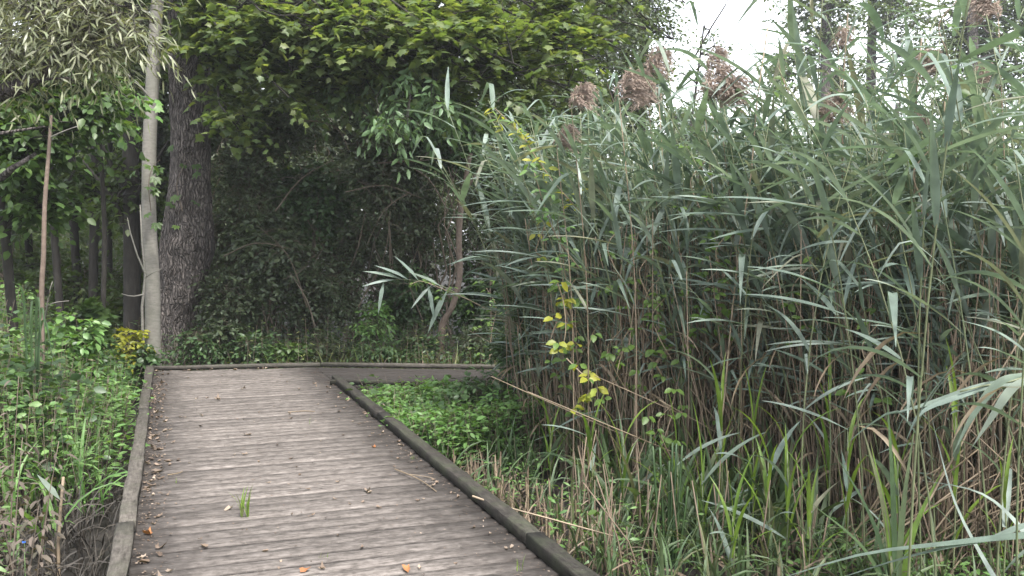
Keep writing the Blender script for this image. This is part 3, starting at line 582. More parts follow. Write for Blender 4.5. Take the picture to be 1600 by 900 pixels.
# ------------------------------------------------------------------ broad-leaved trees behind the willow, at the edge of the dark wood
def leafy_tree(name, label, base, top, trunk_r, blobs, leaf, mat, size, parts, bark='darkbark', limb=.02, ns=6, nt=4, k=6, tl=(.2, .4), droop=.35, up=.75, group=None, tmf=None, lean=None, jit=.35, extra=None, starts=None):
    base = np.asarray(base, float); top = np.asarray(top, float)
    t = thing(name, label, 'tree', base, group)
    mid = (base + top) / 2 + (np.asarray(lean) if lean is not None else rng.normal(0, .08, 3))
    Hh = np.linalg.norm(top - base)
    obj('trunk', trunk_mesh([base, base * .7 + mid * .3, mid, (mid + top) / 2 + rng.normal(0, .04, 3), top], [trunk_r * 1.2, trunk_r, trunk_r * .9, trunk_r * .75, trunk_r * .5], M[bark], base, max(16, int(Hh * 8)), 14, 0, int(rng.integers(99)), .05), t)
    wood = Geo(); ax = spline([base, mid, top], 12)[5:]
    if extra: 
        for e in extra: wood.tubes(spline(e[0], 12), np.linspace(e[1], e[2], 12), 6)
    if blobs:
        X, Z, T = branching(wood, ax if starts is None else starts, blobs, limb, ns, nt, k, tl, droop=droop, up=up, jit=jit)
        foliage(t, base, X, Z, T, rng.uniform(*size, len(T)), leaf, M[mat], 'leaf', parts, 'crown', tmf)
    if wood.V: obj('branches', wood.mesh('branches', M[bark], about=base), t)
    return t
leafy_tree('box_elder', 'young broad-leaved tree with mid-green leaves beneath the willow boughs', (-5.0, 9.4, GZ), (-5.0, 9.4, 4.2), .05,
    [(W(60, 190, 9.0), (.55, .5, .45), 7), (W(130, 170, 9.2), (.45, .5, .4), 6), (W(30, 260, 9.0), (.4, .4, .3), 4), (W(90, 110, 9.4), (.6, .5, .3), 5), (W(180, 150, 9.3), (.3, .4, .3), 4), (W(60, 320, 9.2), (.35, .4, .25), 3)], T_BROAD, 'broad', (.07, .12), 260)
leafy_tree('box_elder', 'bright yellow-green leafy spray in front of the slender pale trunk', (-4.75, 10.6, GZ), (-4.72, 10.6, 3.6), .03,
    [(W(195, 165, 10.4), (.14, .2, .16), 4), (W(165, 185, 10.4), (.12, .2, .12), 2)], T_MAPLE, 'herb', (.09, .13), 60, limb=.01, ns=3, nt=2, k=4)
# slim reddish sapling
b = W(64, 545, 8.3); b[2] = GZ
s = thing('sapling', 'thin straight reddish-brown sapling stem rising out of the herbs', 'sapling', b)
obj('trunk', trunk_mesh([b, W(65, 480, 8.3), W(68, 400, 8.3), W(70, 320, 8.3), W(76, 240, 8.3), W(80, 180, 8.3)], [.026, .023, .021, .019, .016, .012], M['sapling'], b, 40, 10, 0, 3, .03), s)
limb_part(s, b, M['pale'], spline([W(78, 215, 8.3), W(100, 205, 8.25), W(122, 197, 8.2)], 6), np.linspace(.008, .004, 6), 5); limb_part(s, b, M['pale'], spline([W(70, 500, 8.3), W(76, 460, 8.2), W(82, 440, 8.2)], 6), np.linspace(.006, .003, 6), 5); limb_part(s, b, M['pale'], spline([W(71, 480, 8.3), W(85, 473, 8.2), W(108, 470, 8.2)], 6), np.linspace(.006, .003, 6), 5)

# ------------------------------------------------------------------ trunks in the dark wood
dark = [(100, 560, 14.5, 62, 100, .06, 'leaning'), (128, 560, 15.5, 118, 60, .075, 'forked'), (143, 555, 14.8, 146, 40, .075, 'straight'), (207, 560, 13.6, 193, 60, .125, 'thick'), (172, 560, 17, 188, 80, .05, 'slim'), (52, 560, 17, 40, 100, .07, 'mossy'), (20, 560, 20, 12, 60, .09, 'distant'), (232, 560, 19, 262, 60, .10, 'half-hidden')]
for i, (x0, y0, d, x1, y1, r, word) in enumerate(dark):
    b = W(x0, y0, d); b[2] = GZ; tp = W(x1, y1, d + .2); tp[2] += 1.5
    ex = [([W(x0 + (x1 - x0) * .5, 300 + 30 * j, d), W(x0 + (x1 - x0) * .5 + sx * 25, 260 + 25 * j, d - .2), W(x0 + (x1 - x0) * .5 + sx * (55 + 8 * j), 190 + 30 * j, d - .3)], r * .42, r * .12) for j, sx in enumerate((-1, 1, -1)[: 2 + i % 2])]
    c = W(x1, 160, d); c[2] += .6
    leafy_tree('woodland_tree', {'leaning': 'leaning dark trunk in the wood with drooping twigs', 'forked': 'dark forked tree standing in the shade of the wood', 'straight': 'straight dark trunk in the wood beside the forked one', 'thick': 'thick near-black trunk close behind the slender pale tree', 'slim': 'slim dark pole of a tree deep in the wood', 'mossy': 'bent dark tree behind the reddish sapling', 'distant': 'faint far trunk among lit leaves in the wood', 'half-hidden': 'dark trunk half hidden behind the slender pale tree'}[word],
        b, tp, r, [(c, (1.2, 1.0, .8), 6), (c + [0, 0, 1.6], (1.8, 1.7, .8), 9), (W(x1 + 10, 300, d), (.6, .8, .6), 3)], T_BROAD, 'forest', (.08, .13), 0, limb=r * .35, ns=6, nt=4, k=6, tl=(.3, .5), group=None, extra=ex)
# lit woodland further back, and the wall of trees behind the thicket
back = [(-9.5, 24, 9), (-12.5, 28, 10), (-7.6, 30, 11), (-15, 24, 10), (-10.5, 38, 12), (-17, 36, 12), (-5, 22, 10), (-2, 20, 9.5), (.6, 21, 9), (-3.5, 28, 12), (1.5, 30, 11), (-20, 44, 13)]
for i, (x, y, h) in enumerate(back):
    bl = [((x + rng.normal(0, .5), y + rng.normal(0, .5), h * f), (h * .22, h * .22, h * .14), 4) for f in (.25, .45, .62, .8)]
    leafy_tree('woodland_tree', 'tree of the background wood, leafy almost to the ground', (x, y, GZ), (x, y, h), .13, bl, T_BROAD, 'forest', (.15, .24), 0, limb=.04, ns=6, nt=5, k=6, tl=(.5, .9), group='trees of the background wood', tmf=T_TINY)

# ------------------------------------------------------------------ thicket behind the boardwalk
def shrub(label, px, py, d, r, n, mat='thicket', size=(.055, .095), leaf=T_TINY, name='shrub', tl=(.2, .4), droop=.35, group=None, parts=0, k=9):
    c = W(px, py, d); b = np.array([c[0] + rng.normal(0, .15), c[1] + .15, GZ])
    s = thing(name, label, 'shrub', b, group); wood = Geo()
    st = []
    for q in range(5):
        e = c + rng.normal(0, .3, 3) * r; P = arc(b + rng.normal(0, .06, 3) * [1, 1, 0], e, 9, rng.uniform(0, .1), .03); wood.tubes(P, np.linspace(.02, .007, 9), 5); st.append(P[4:])
    X, Z, T = branching(wood, np.concatenate(st), [(c, r, n)], .010, ns=7, nt=6, k=k, tl=tl, droop=droop, up=.55, jit=.4)
    foliage(s, b, X, Z, T, rng.uniform(*size, len(T)), leaf, M[mat], 'leaf', parts)
    obj('branches', wood.mesh('branches', M['twig'], about=b), s)
GT = 'shrubs of the dark thicket behind the boardwalk'
LT = 'dense dark-green small-leaved shrub in the thicket behind the boardwalk'
for px, py, d, r in [(365, 470, 13.0, (.45, .5, .6)), (430, 400, 13.2, (.55, .5, .7)), (390, 290, 13.4, (.5, .5, .8)), (500, 460, 13.4, (.6, .5, .55)), (480, 300, 13.8, (.7, .5, .7)), (560, 380, 14.2, (.6, .5, .7)), (590, 260, 13.8, (.7, .5, .7)), (660, 330, 14.4, (.6, .5, .9)), (630, 460, 14.0, (.5, .5, .5)), (440, 200, 13.8, (.7, .5, .6)), (700, 210, 14, (.7, .6, .7)), (770, 330, 14.6, (.6, .5, .9)), (760, 470, 14.6, (.5, .5, .5)), (830, 240, 14.6, (.7, .5, .9)), (860, 400, 14.8, (.8, .5, 1.0))]:
    q_ = int(rng.integers(3)); sz = [(.05, .085), (.07, .12), (.06, .10)][q_]
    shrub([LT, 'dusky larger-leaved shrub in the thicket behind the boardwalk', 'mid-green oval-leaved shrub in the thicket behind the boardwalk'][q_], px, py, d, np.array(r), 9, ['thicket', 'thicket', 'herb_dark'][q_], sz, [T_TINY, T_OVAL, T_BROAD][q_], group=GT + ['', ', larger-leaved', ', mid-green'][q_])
for x, y in [(-4.6, 15.8), (-3.2, 16), (-1.8, 16), (-.4, 16.2), (1.0, 16.4), (2.4, 16.6)]:
    P_ = proj(np.array([[x, y, 1.6]])); shrub('tall leafy shrub filling the back of the thicket', P_[0][0], P_[1][0], y, np.array((1.0, .7, 2.0)), 18, size=(.07, .11), tl=(.3, .6), group='tall shrubs at the back of the thicket', k=8)
for x, y, z, rr in [(-7.2, 15.5, .7, (1.0, .8, .7)), (-8.6, 17, .8, (1.1, .8, .8)), (-6.2, 17.5, .9, (1.0, .8, .9)), (-9.8, 19, .9, (1.2, .9, .9)), (-7.6, 20, 1.0, (1.2, .9, 1.0)), (-5.9, 14.6, .4, (.5, .5, .5)), (-11.5, 22, 1.1, (1.5, 1, 1.1)), (-9, 24, 1.2, (1.5, 1, 1.2)), (-6.8, 23, 1.2, (1.3, 1, 1.2)), (-13.5, 25, 1.2, (1.5, 1, 1.2)), (-6.9, 18, 2.6, (1.0, .9, .8)), (-10, 27, 1.3, (1.8, 1, 1.5)), (-13, 29, 1.3, (1.8, 1, 1.5)), (-16, 31, 1.4, (2, 1, 1.6)), (-8, 29, 1.4, (1.6, 1, 1.6)), (-11.5, 33, 1.8, (2.2, 1, 2)), (-15, 36, 2, (2.4, 1, 2.2)), (-19, 38, 2, (2.6, 1, 2.2)), (-9.5, 36, 2, (2.2, 1, 2.2)), (-9.0, 16.5, 2.4, (1.0, .9, .7))]:
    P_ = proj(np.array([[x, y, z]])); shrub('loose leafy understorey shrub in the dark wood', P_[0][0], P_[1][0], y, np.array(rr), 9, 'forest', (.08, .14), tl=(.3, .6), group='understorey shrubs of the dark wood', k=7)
for px, py, d, rr in [(360, 200, 16.5, (.9, .8, 1.2)), (480, 150, 17, (1.2, .8, 1.2)), (620, 130, 17, (1.2, .8, 1.3)), (760, 150, 17.5, (1.2, .8, 1.3)), (300, 60, 17, (1.2, .9, 1.4)), (880, 180, 17.5, (1.0, .8, 1.3)), (430, 20, 18, (1.4, 1, 1.2)), (600, 10, 18, (1.5, 1, 1.2)), (240, 250, 18, (.8, .8, 1.2)), (800, 30, 18, (1.4, 1, 1.2)), (930, 60, 19, (1.2, 1, 1.4)), (345, 130, 18.5, (.8, .8, 1.2)), (350, 260, 18, (.8, .8, 1.2)), (220, 120, 19, (.9, .8, 1.4)), (560, 190, 18, (1.2, .8, 1.0)), (650, 210, 18.5, (1.2, .8, 1.0)), (760, 250, 18, (1.0, .8, 1.2)), (390, 330, 17, (.8, .7, 1.0))]:
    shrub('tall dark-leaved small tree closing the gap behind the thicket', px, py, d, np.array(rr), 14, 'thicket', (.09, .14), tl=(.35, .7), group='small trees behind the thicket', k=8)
# drooping branch with long pale leaflets in the middle of the overhang
leafy_tree('ash_tree', 'slim tree with drooping long pale-green leaflets in front of the thicket', W(655, 520, 15.0) * [1, 1, 0] + [0, 0, GZ], W(640, 40, 14.0), .045,
    [(W(615, 190, 10.3), (.26, .22, .2), 6), (W(680, 175, 10.3), (.2, .22, .18), 5), (W(560, 150, 11.8), (.35, .3, .25), 4), (W(720, 160, 11.8), (.35, .3, .25), 4), (W(490, 160, 12.2), (.4, .3, .3), 4)], T_ASH, 'ash', (.09, .15), 240, limb=.014, ns=5, nt=3, k=6, tl=(.2, .35), droop=.9, up=.4)
# crooked sapling
b = W(690, 530, 12.6); b[2] = GZ
s = thing('sapling', 'bare crooked brown sapling leaning in front of the dark thicket', 'sapling', b)
obj('trunk', trunk_mesh([b, W(690, 515, 12.6), W(707, 478, 12.6), W(718, 430, 12.65), W(717, 370, 12.7), W(722, 310, 12.75), W(735, 240, 12.8)], [.05, .048, .045, .043, .042, .04, .03], M['sapling'], b, 50, 12, 0, 6, .04), s)
limb_part(s, b, M['sapling'], spline([W(722, 310, 12.75), W(745, 270, 12.7), W(780, 230, 12.6)], 8), np.linspace(.025, .01, 8), 6); limb_part(s, b, M['sapling'], spline([W(720, 330, 12.7), W(712, 300, 12.6), W(700, 260, 12.5)], 8), np.linspace(.015, .006, 8), 6)
# bare grey branches caught in the thicket
def dead_branch(pts, r, label, n=5):
    b = pts[0].copy(); P = spline(pts, 16); g = Geo(); g.tubes(P, np.linspace(r, r * .3, 16), 6)
    for q in range(n):
        i = int(rng.integers(4, 14)); e = P[i] + rng.normal(0, .22, 3) + [0, 0, -.05]; g.tubes(arc(P[i], e, 5, 0, .04), np.linspace(r * .4, r * .12, 5), 4)
    return tag(obj('dead_branch', g.mesh('dead_branch', M['twig'], about=b), None, b), label, 'branch')
dead_branch([W(405, 90, 12.4), W(450, 120, 12.3), W(490, 155, 12.2), W(520, 190, 12.1)], .022, 'long bare grey branch slanting down beneath the lobed leaves', 8)
dead_branch([W(455, 190, 12.8), W(500, 190, 12.6), W(530, 205, 12.5), W(545, 235, 12.5)], .014, 'bare arching twig under the drooping pale leaflets')
dead_branch([W(590, 255, 12.9), W(640, 252, 12.8), W(690, 248, 12.8)], .012, 'thin level bare branch in front of the thicket')
dead_branch([W(492, 510, 12.3), W(480, 470, 12.3), W(462, 440, 12.4), W(452, 425, 12.4)], .011, 'curved dry stalk leaning against the thicket')
for q_, (a_, b_, c_) in enumerate([((430, 330), (470, 280), (520, 250)), ((560, 480), (600, 400), (610, 330)), ((640, 300), (600, 330), (570, 390)), ((480, 480), (450, 400), (400, 350)), ((700, 330), (670, 280), (640, 260)), ((540, 300), (600, 290), (660, 310)), ((350, 400), (400, 380), (460, 390)), ((660, 500), (640, 440), (655, 380)), ((560, 170), (610, 210), (640, 260)), ((470, 100), (520, 130), (580, 140))]):
    dead_branch([W(*a_, 12.7), W(*b_, 12.5), W(*c_, 12.4)], .010, ['crooked leafless grey twig caught among the dark shrubs', 'forked leafless stem standing before the dark shrubs'][q_ % 2], 5)['group'] = ['leafless twigs in the thicket', 'leafless stems in the thicket'][q_ % 2]
dead_branch([W(768, 520, 12.0), W(766, 440, 12.0), W(767, 380, 12.0)], .012, 'upright bare twig beside the crooked sapling')
dead_branch([W(765, 428, 12.0), W(745, 395, 12.0), W(728, 365, 12.0)], .007, 'thin pale twig slanting to the crooked sapling', 2)

# ------------------------------------------------------------------ herbs
def herb_mass(name, label, xy, ztop, mat, leaf=T_OVAL, size=(.04, .07), k=16, low=.25, spread=.10, stem=.003, tilt=.12, up=.8, stalk='twig', kind='stuff', cat=None):
    """a stand of leafy stems: one object nobody could count"""
    n = len(xy); z0 = ground_z(xy[:, 0], xy[:, 1]); B = np.column_stack([xy, z0]); Tp = B + np.column_stack([rng.normal(0, tilt, (n, 2)), np.maximum(ztop - z0, .06)])
    g = Geo(); t = low + (1 - low) * np.linspace(0, 1, k)[None] + rng.normal(0, .03, (n, k)); az = rng.random((n, 1)) * 6.28 + np.arange(k)[None] * 2.4
    P = B[:, None] + (Tp - B)[:, None] * t[..., None]; X = np.stack([np.cos(az), np.sin(az), rng.normal(.05, .3, (n, k))], -1)
    P = P + X * spread * rng.uniform(.1, 1, (n, k, 1)) * [1, 1, 0]
    Z = np.array([0, 0, up]) + rng.normal(0, .35, (n, k, 3))
    g.inst(leaf, X.reshape(-1, 3), Z.reshape(-1, 3), P.reshape(-1, 3), rng.uniform(*size, n * k) * np.repeat(rng.uniform(.75, 1.2, n), k), np.repeat(rng.random(n), k) * .6 + rng.random(n * k) * .4)
    o = tag(obj(name, g.mesh(name, M[mat])), label, cat, None, kind)
    gs = Geo(); gs.tubes(np.stack([B, (B + Tp) / 2 + rng.normal(0, .02, B.shape), Tp], 1), np.array([stem, stem * .8, stem * .4]), 3)
    so = obj('stems', gs.mesh('stems', M[stalk]), o); so['kind'] = 'stuff'
    return o
BL = [tm_blade(a, c, w_, 6, tw, p) for a, c, w_, tw, p in [(.15, 1.3, .035, .5, 1.6), (.3, 1.8, .03, .8, 1.4), (.1, .7, .04, .4, 1.8), (.4, 2.2, .035, 1.0, 1.3)]]
def grass_mass(name, label, xy, L, mat, zoff=0.0, per=6, width=1.0, kind='stuff', bl=BL):
    g = Geo(); n = len(xy)
    for tm in bl:
        idx = np.repeat(rng.permutation(n)[: max(1, int(n * per / len(bl) / 2))], 2)
        q = xy[idx] + rng.normal(0, .03, (len(idx), 2)); az = rng.random(len(idx)) * 6.28
        T = np.column_stack([q, ground_z(q[:, 0], q[:, 1]) + zoff]); S = rng.uniform(*L, len(idx))
        g.inst(tm, np.column_stack([np.cos(az), np.sin(az), 0 * az]), np.tile([0, 0, 1.], (len(idx), 1)), T, np.column_stack([S, S * width, S]))
    return tag(obj(name, g.mesh(name, M[mat])), label, None, None, kind)
def vof(xy): return xy @ VD
def pick(n, x0, x1, y0, y1, cond):
    out = []
    while sum(map(len, out)) < n:
        q = np.column_stack([rng.uniform(x0, x1, 4 * n), rng.uniform(y0, y1, 4 * n)]); out.append(q[cond(q)])
    return np.concatenate(out)[:n]
# the bank of herbs beside the grey kerb
LTOP = lambda q: np.clip(.72 * (-vof(q) - .42), -.12, .95) + .22 * (vnoise(q[:, 0] * 2.2, q[:, 1] * 2.2, 21) - .5) + .02
left = pick(900, -7.5, -2, 5.6, 11.8, lambda q: (vof(q) < -.50) & ((q[:, 1] > 6.5) | (vof(q) < -1.0)))
herb_mass('herb_bank', 'bank of bright green leafy herbs along the grey kerb', left, LTOP(left), 'herb', tm_oval(.62, .12, .12), (.05, .09), 24, .35, .14)
fine = pick(700, -6.5, -2, 6.2, 11.0, lambda q: (vof(q) < -.46))
herb_mass('fine_herbs', 'fine narrow-leaved green weeds mixed into the herb bank', fine, LTOP(fine) + .06, 'herb', tm_lance(.22, .15), (.04, .07), 20, .3, .09)
gl = pick(500, -7, -2.4, 5.2, 11.0, lambda q: vof(q) < -.5)
grass_mass('grass', 'loose green grass blades among the herbs', gl[:230], (.35, .8), 'herb', .1, 4)
# the wedge of herbs between the two legs of the walk
wed = pick(560, -2.4, .35, 6.6, 9.75, lambda q: (vof(q) > 1.84) & (q[:, 1] < near0[1] + (q[:, 0] - near0[0]) * d2[1] - .22) & (q[:, 1] > 7.6 + .9 * np.maximum(0, q[:, 0] + .5)))
wtop = -.04 + .16 * vnoise(wed[:, 0] * 3, wed[:, 1] * 3, 31) + .15 * np.clip(wed[:, 0] + .75, 0, 1)
herb_mass('herb_patch', 'fresh green herbs filling the wedge between the two legs of the boardwalk', wed, wtop, 'herb', T_OVAL, (.045, .08), 20, .4, .11)
wv_ = wed[rng.permutation(len(wed))[:70]]; herb_mass('wedge_weeds', 'darker taller broad-leaved weeds rising out of the wedge of herbs', wv_, -.02 + .22 * rng.random(70), 'herb_dark', T_BROAD, (.05, .10), 12, .4, .11)
wd2 = wed[rng.permutation(len(wed))[:40]]; herb_mass('wedge_stalks', 'thin dry brown stalks among the wedge of herbs', wd2, .02 + .2 * rng.random(40), 'dead', tm_lance(.2, .2), (.025, .045), 8, .5, .04)
gw = pick(150, -1.2, .6, 7.4, 9.6, lambda q: vof(q) > 1.9)
grass_mass('grass', 'green grass blades at the foot of the reeds by the wedge of herbs', gw[:60], (.3, .6), 'herb_dark', .05, 6)
def leafy_bush(label, px, py, d, r, n, mat, size, leaf=T_OVAL, parts=60, name='bush', group=None):
    c = W(px, py, d); b = np.array([c[0], c[1], GZ]); s = thing(name, label, 'bush', b, group); wood = Geo()
    X, Z, T = branching(wood, [b + [0, 0, .12]], [(c, np.array(r), n)], .007, ns=5, nt=3, k=6, tl=(.12, .25), droop=.3, up=.8)
    foliage(s, b, X, Z, T, rng.uniform(*size, len(T)), leaf, M[mat], 'leaf', parts); obj('branches', wood.mesh('branches', M['twig'], about=b), s)
leafy_bush('dark glossy-leaved bush at the corner of the herb wedge by the reeds', 755, 600, 8.9, (.32, .25, .16), 7, 'herb_dark', (.06, .10), T_OVAL, 150)
leafy_bush('low green bush between the herb wedge and the second leg of the walk', 690, 610, 9.3, (.2, .2, .09), 5, 'herb', (.06, .09), T_BROAD, 60)
leafy_bush('green low shrub at the foot of the furrowed trunk', 320, 535, 12.3, (.35, .25, .2), 8, 'herb_dark', (.06, .10), T_OVAL, 80)
leafy_bush('yellowing low bush beside the foot of the slender pale trunk', 205, 527, 11.4, (.12, .12, .07), 3, 'vine_yellow', (.06, .09), T_BROAD, 40)
leafy_bush('dark leaves at the foot of the slender pale trunk', 225, 560, 11.5, (.2, .15, .12), 4, 'herb_dark', (.07, .10), T_BROAD, 40)
leafy_bush('leafy green bush standing up out of the herb bank', 110, 520, 9.2, (.3, .3, .2), 7, 'herb', (.07, .11), T_BROAD, 80)
leafy_bush('maple seedling with broad leaves at the edge of the dark wood', 145, 490, 10.6, (.18, .18, .14), 4, 'broad', (.10, .15), T_MAPLE, 60)
# beyond the end kerb
fy = lambda x: np.where(x < f0[0], e0[1] + (x - e0[0]) * dd[1] / dd[0], f0[1] + (x - f0[0]) * d2[1] / d2[0]) + .16
fr_ = pick(900, -5.2, 2.5, 11.3, 13.4, lambda q: q[:, 1] > fy(q[:, 0]))
ftop = .0 + .22 * (fr_[:, 1] - fy(fr_[:, 0])) + .35 * (vnoise(fr_[:, 0] * 2.5, fr_[:, 1] * 2.5, 41) - .4)
herb_mass('edge_herbs', 'mixed low green weeds behind the end kerb', fr_, ftop, 'herb_dark', T_OVAL, (.04, .075), 16, .2, .12)
fr2 = pick(160, -3.4, 2.2, 11.3, 12.9, lambda q: q[:, 1] > fy(q[:, 0]))
herb_mass('edge_weeds', 'paler narrow-leaved weeds behind the end kerb', fr2, ftop[:160] + .05, 'grass', tm_lance(.25, .15), (.04, .07), 16, .3, .1)
grass_mass('grass', 'tufted green and straw grass behind the end kerb', pick(160, -3.0, 2.2, 11.4, 12.6, lambda q: q[:, 1] > fy(q[:, 0])), (.4, .8), 'grass', .0, 6)
grass_mass('dry_grass', 'dry straw grass blades behind the end kerb', pick(60, -3.0, .5, 11.5, 12.6, lambda q: q[:, 1] > fy(q[:, 0])), (.4, .75), 'straw', .0, 5)
fl_ = pick(500, -12, -4.6, 11.5, 20, lambda q: q[:, 0] < 99)
herb_mass('woodland_floor', 'shaded low plants on the floor of the dark wood', fl_, -.1 + .35 * vnoise(fl_[:, 0], fl_[:, 1], 51), 'herb_dark', T_OVAL, (.07, .12), 14, .2, .16)
bk = pick(700, -6, 6, 13.4, 22, lambda q: q[:, 0] < 99)
herb_mass('thicket_floor', 'shaded low plants on the floor of the thicket', bk, .2 + .5 * vnoise(bk[:, 0], bk[:, 1], 52), 'herb_dark', T_TINY, (.07, .12), 14, .1, .16)
for px, py, d, rr, mat, tm_, lab in [(400, 540, 12.2, (.3, .2, .18), 'herb_dark', T_OVAL, 'clump of dark ivy-like leaves behind the end kerb'), (450, 552, 12.0, (.16, .15, .1), 'broad', T_BROAD, 'small broad-leaved weed behind the end kerb'), (510, 540, 12.3, (.25, .2, .16), 'thicket', T_OVAL, 'greyish leafy weed at the foot of the thicket'), (585, 500, 12.3, (.2, .2, .22), 'herb', T_ASH, 'light green feathery weed beneath the leaning reed'), (600, 548, 12.1, (.3, .2, .12), 'ash', T_ASH, 'low pale weed behind the second leg of the walk'), (660, 540, 12.2, (.25, .2, .15), 'herb_dark', T_OVAL, 'dark leafy weed beside the crooked sapling'), (740, 530, 12.4, (.25, .2, .2), 'thicket', T_ASH, 'leafy weed beyond the crooked sapling'), (355, 520, 12.5, (.25, .2, .22), 'thicket', T_BROAD, 'dusky broad-leaved bush beside the furrowed trunk')]:
    leafy_bush(lab, px, py, d, rr, 7, mat, (.06, .10), tm_, 50)
# single herbs one can pick out
def herb_plant(label, base, h, n, leaf, mat, size, group=None, name='herb', lean=(0, 0), cat='herb', stalk='twig', droop=0.0, spread=.02, low=.2):
    base = np.asarray(base, float); r = thing(name, label, cat, base, group); g = Geo()
    P = spline([base, base + [lean[0] * .4, lean[1] * .4, h * .5], base + [lean[0], lean[1], h]], 8); g.tubes(P, np.linspace(.006, .002, 8), 4); obj('stem', g.mesh('stem', M[stalk], about=base), r)
    t = np.linspace(low, 1, n); T = np.stack([np.interp(t, np.linspace(0, 1, 8), P[:, q]) for q in range(3)], 1); az = rng.random() * 6 + np.arange(n) * 2.4
    X = np.column_stack([np.cos(az), np.sin(az), rng.normal(.15 - droop, .25, n)]); Z = np.array([0, 0, .8]) + rng.normal(0, .25, (n, 3)); T = T + X * spread
    leaf_objects(leaf, M[mat], 'leaf', r, X, Z, T, rng.uniform(*size, n), n, base); return r
for i, (x, y) in enumerate(pick(22, -4.6, -2.3, 6.3, 9.2, lambda q: (vof(q) < -.46) & (vof(q) > -.9))):
    h = float(LTOP(np.array([[x, y]]))[0]) + .46 + .12
    herb_plant('single leafy green herb leaning out of the herb bank towards the kerb', (x, y, GZ), h, 16, T_OVAL, 'herb', (.05, .085), 'single herbs along the edge of the herb bank', lean=(.12, -.05))
for i, (px, py, d) in enumerate([(232, 628, 8.6), (222, 660, 7.9), (208, 700, 7.0), (228, 600, 9.4), (196, 742, 6.4)]):
    q = W(px, py, d); bb = np.array([q[0] - .34, q[1], GZ]); herb_plant('leafy shoot of the herb bank lolling over the kerb', bb, q[2] - GZ + .02, 13, [T_BROAD, T_OVAL, T_MAPLE][i % 3], 'herb', (.05, .09), 'shoots lolling over the kerb', lean=(.36, 0), low=.45)
hm_ = pick(120, -5, -2.4, 6.4, 10.5, lambda q: vof(q) < -.5)
herb_mass('jewelweed', 'taller darker broad-leaved plants mixed into the herb bank', hm_, LTOP(hm_) + .14, 'herb_dark', T_BROAD, (.06, .11), 14, .4, .12)
hn_ = pick(25, -4.2, -2.4, 6.3, 9.5, lambda q: vof(q) < -.5)
herb_mass('dry_seedheads', 'dry brown seed stalks scattered through the herb bank', hn_, LTOP(hn_) + .18, 'dead', tm_lance(.2, .2), (.03, .05), 10, .5, .05)
for i, (px, py, d, h) in enumerate([(12, 860, 4.7, 1.05), (30, 800, 4.9, .95), (48, 850, 4.9, .8), (8, 740, 5.1, 1.3), (34, 890, 4.6, .75), (55, 760, 5.3, .9)]):
    q = W(px, py, d); herb_plant('withered brown-grey herb with shrivelled drooping leaves', (q[0], q[1], GZ), h, 44, tm_lance(.3, .35) if i % 2 else T_ASH, 'wither', (.04, .08), 'withered herbs below the herb bank', 'withered_herb', (rng.normal(0, .1), rng.normal(0, .1)), droop=.5, spread=.05)
lb = pick(90, -3.4, -2.3, 4.3, 6.0, lambda q: vof(q) < -.95)
herb_mass('dry_weeds', 'tangle of dry brown-grey and green weeds below the herb bank', lb[:60], -.15 + .45 * vnoise(lb[:60, 0] * 3, lb[:60, 1] * 3, 61), 'wither', tm_lance(.25, .25), (.05, .10), 20, .1, .12)
lb2 = pick(60, -3.2, -2.3, 4.3, 6.0, lambda q: vof(q) < -.95)
herb_mass('low_weeds', 'small green weeds among the withered herbs', lb2, -.15 + .2 * vnoise(lb2[:, 0] * 3, lb2[:, 1] * 3, 62), 'herb', tm_lance(.3, .2), (.04, .08), 16, .1, .1)
# tangle of dead stems on the dark mud below the bank
mud = pick(150, -3.3, -1.9, 4.4, 7.6, lambda q: (vof(q) < -.36) & (vof(q) > -1.3))
grass_mass('dead_tangle', 'tangle of grey dead stems over the black mud beside the kerb', mud[:80], (.2, .5), 'mud_stem', .0, 6, .7)
b = W(92, 905, 4.95); b[2] = GZ
r = thing('broken_reed', 'broken pale reed stalk with one green blade below the herb bank', 'reed', b); g = Geo(); g.tubes(np.array([b, W(91, 850, 4.95), W(95, 790, 4.97), W(99, 745, 5.0)]), [.009, .009, .008, .008], 8); obj('stem', g.mesh('stem', M['straw'], about=b), r)
leaf_objects(tm_lance(.16, .1), M['reed'], 'leaf', r, np.array([[-.7, .1, .75]]), np.array([[.4, -.7, .5]]), W(95, 782, 4.96)[None], np.array([.2]), 1, b)
b = W(38, 848, 4.75); r = thing('dayflower', 'tiny bright blue flower among the withered herbs', 'flower', b)
g = Geo(); g.tubes(np.array([[b[0], b[1], GZ], b]), [.003, .002], 4); obj('stem', g.mesh('stem', M['herb'], about=b), r)
leaf_objects(tm_oval(.9), M['blue'], 'petal', r, np.array([[.6, -.2, .5], [-.6, -.2, .5]]), np.array([[0, -1, .5], [0, -1, .5]]), np.array([b, b]), np.array([.014, .014]), 2, b)

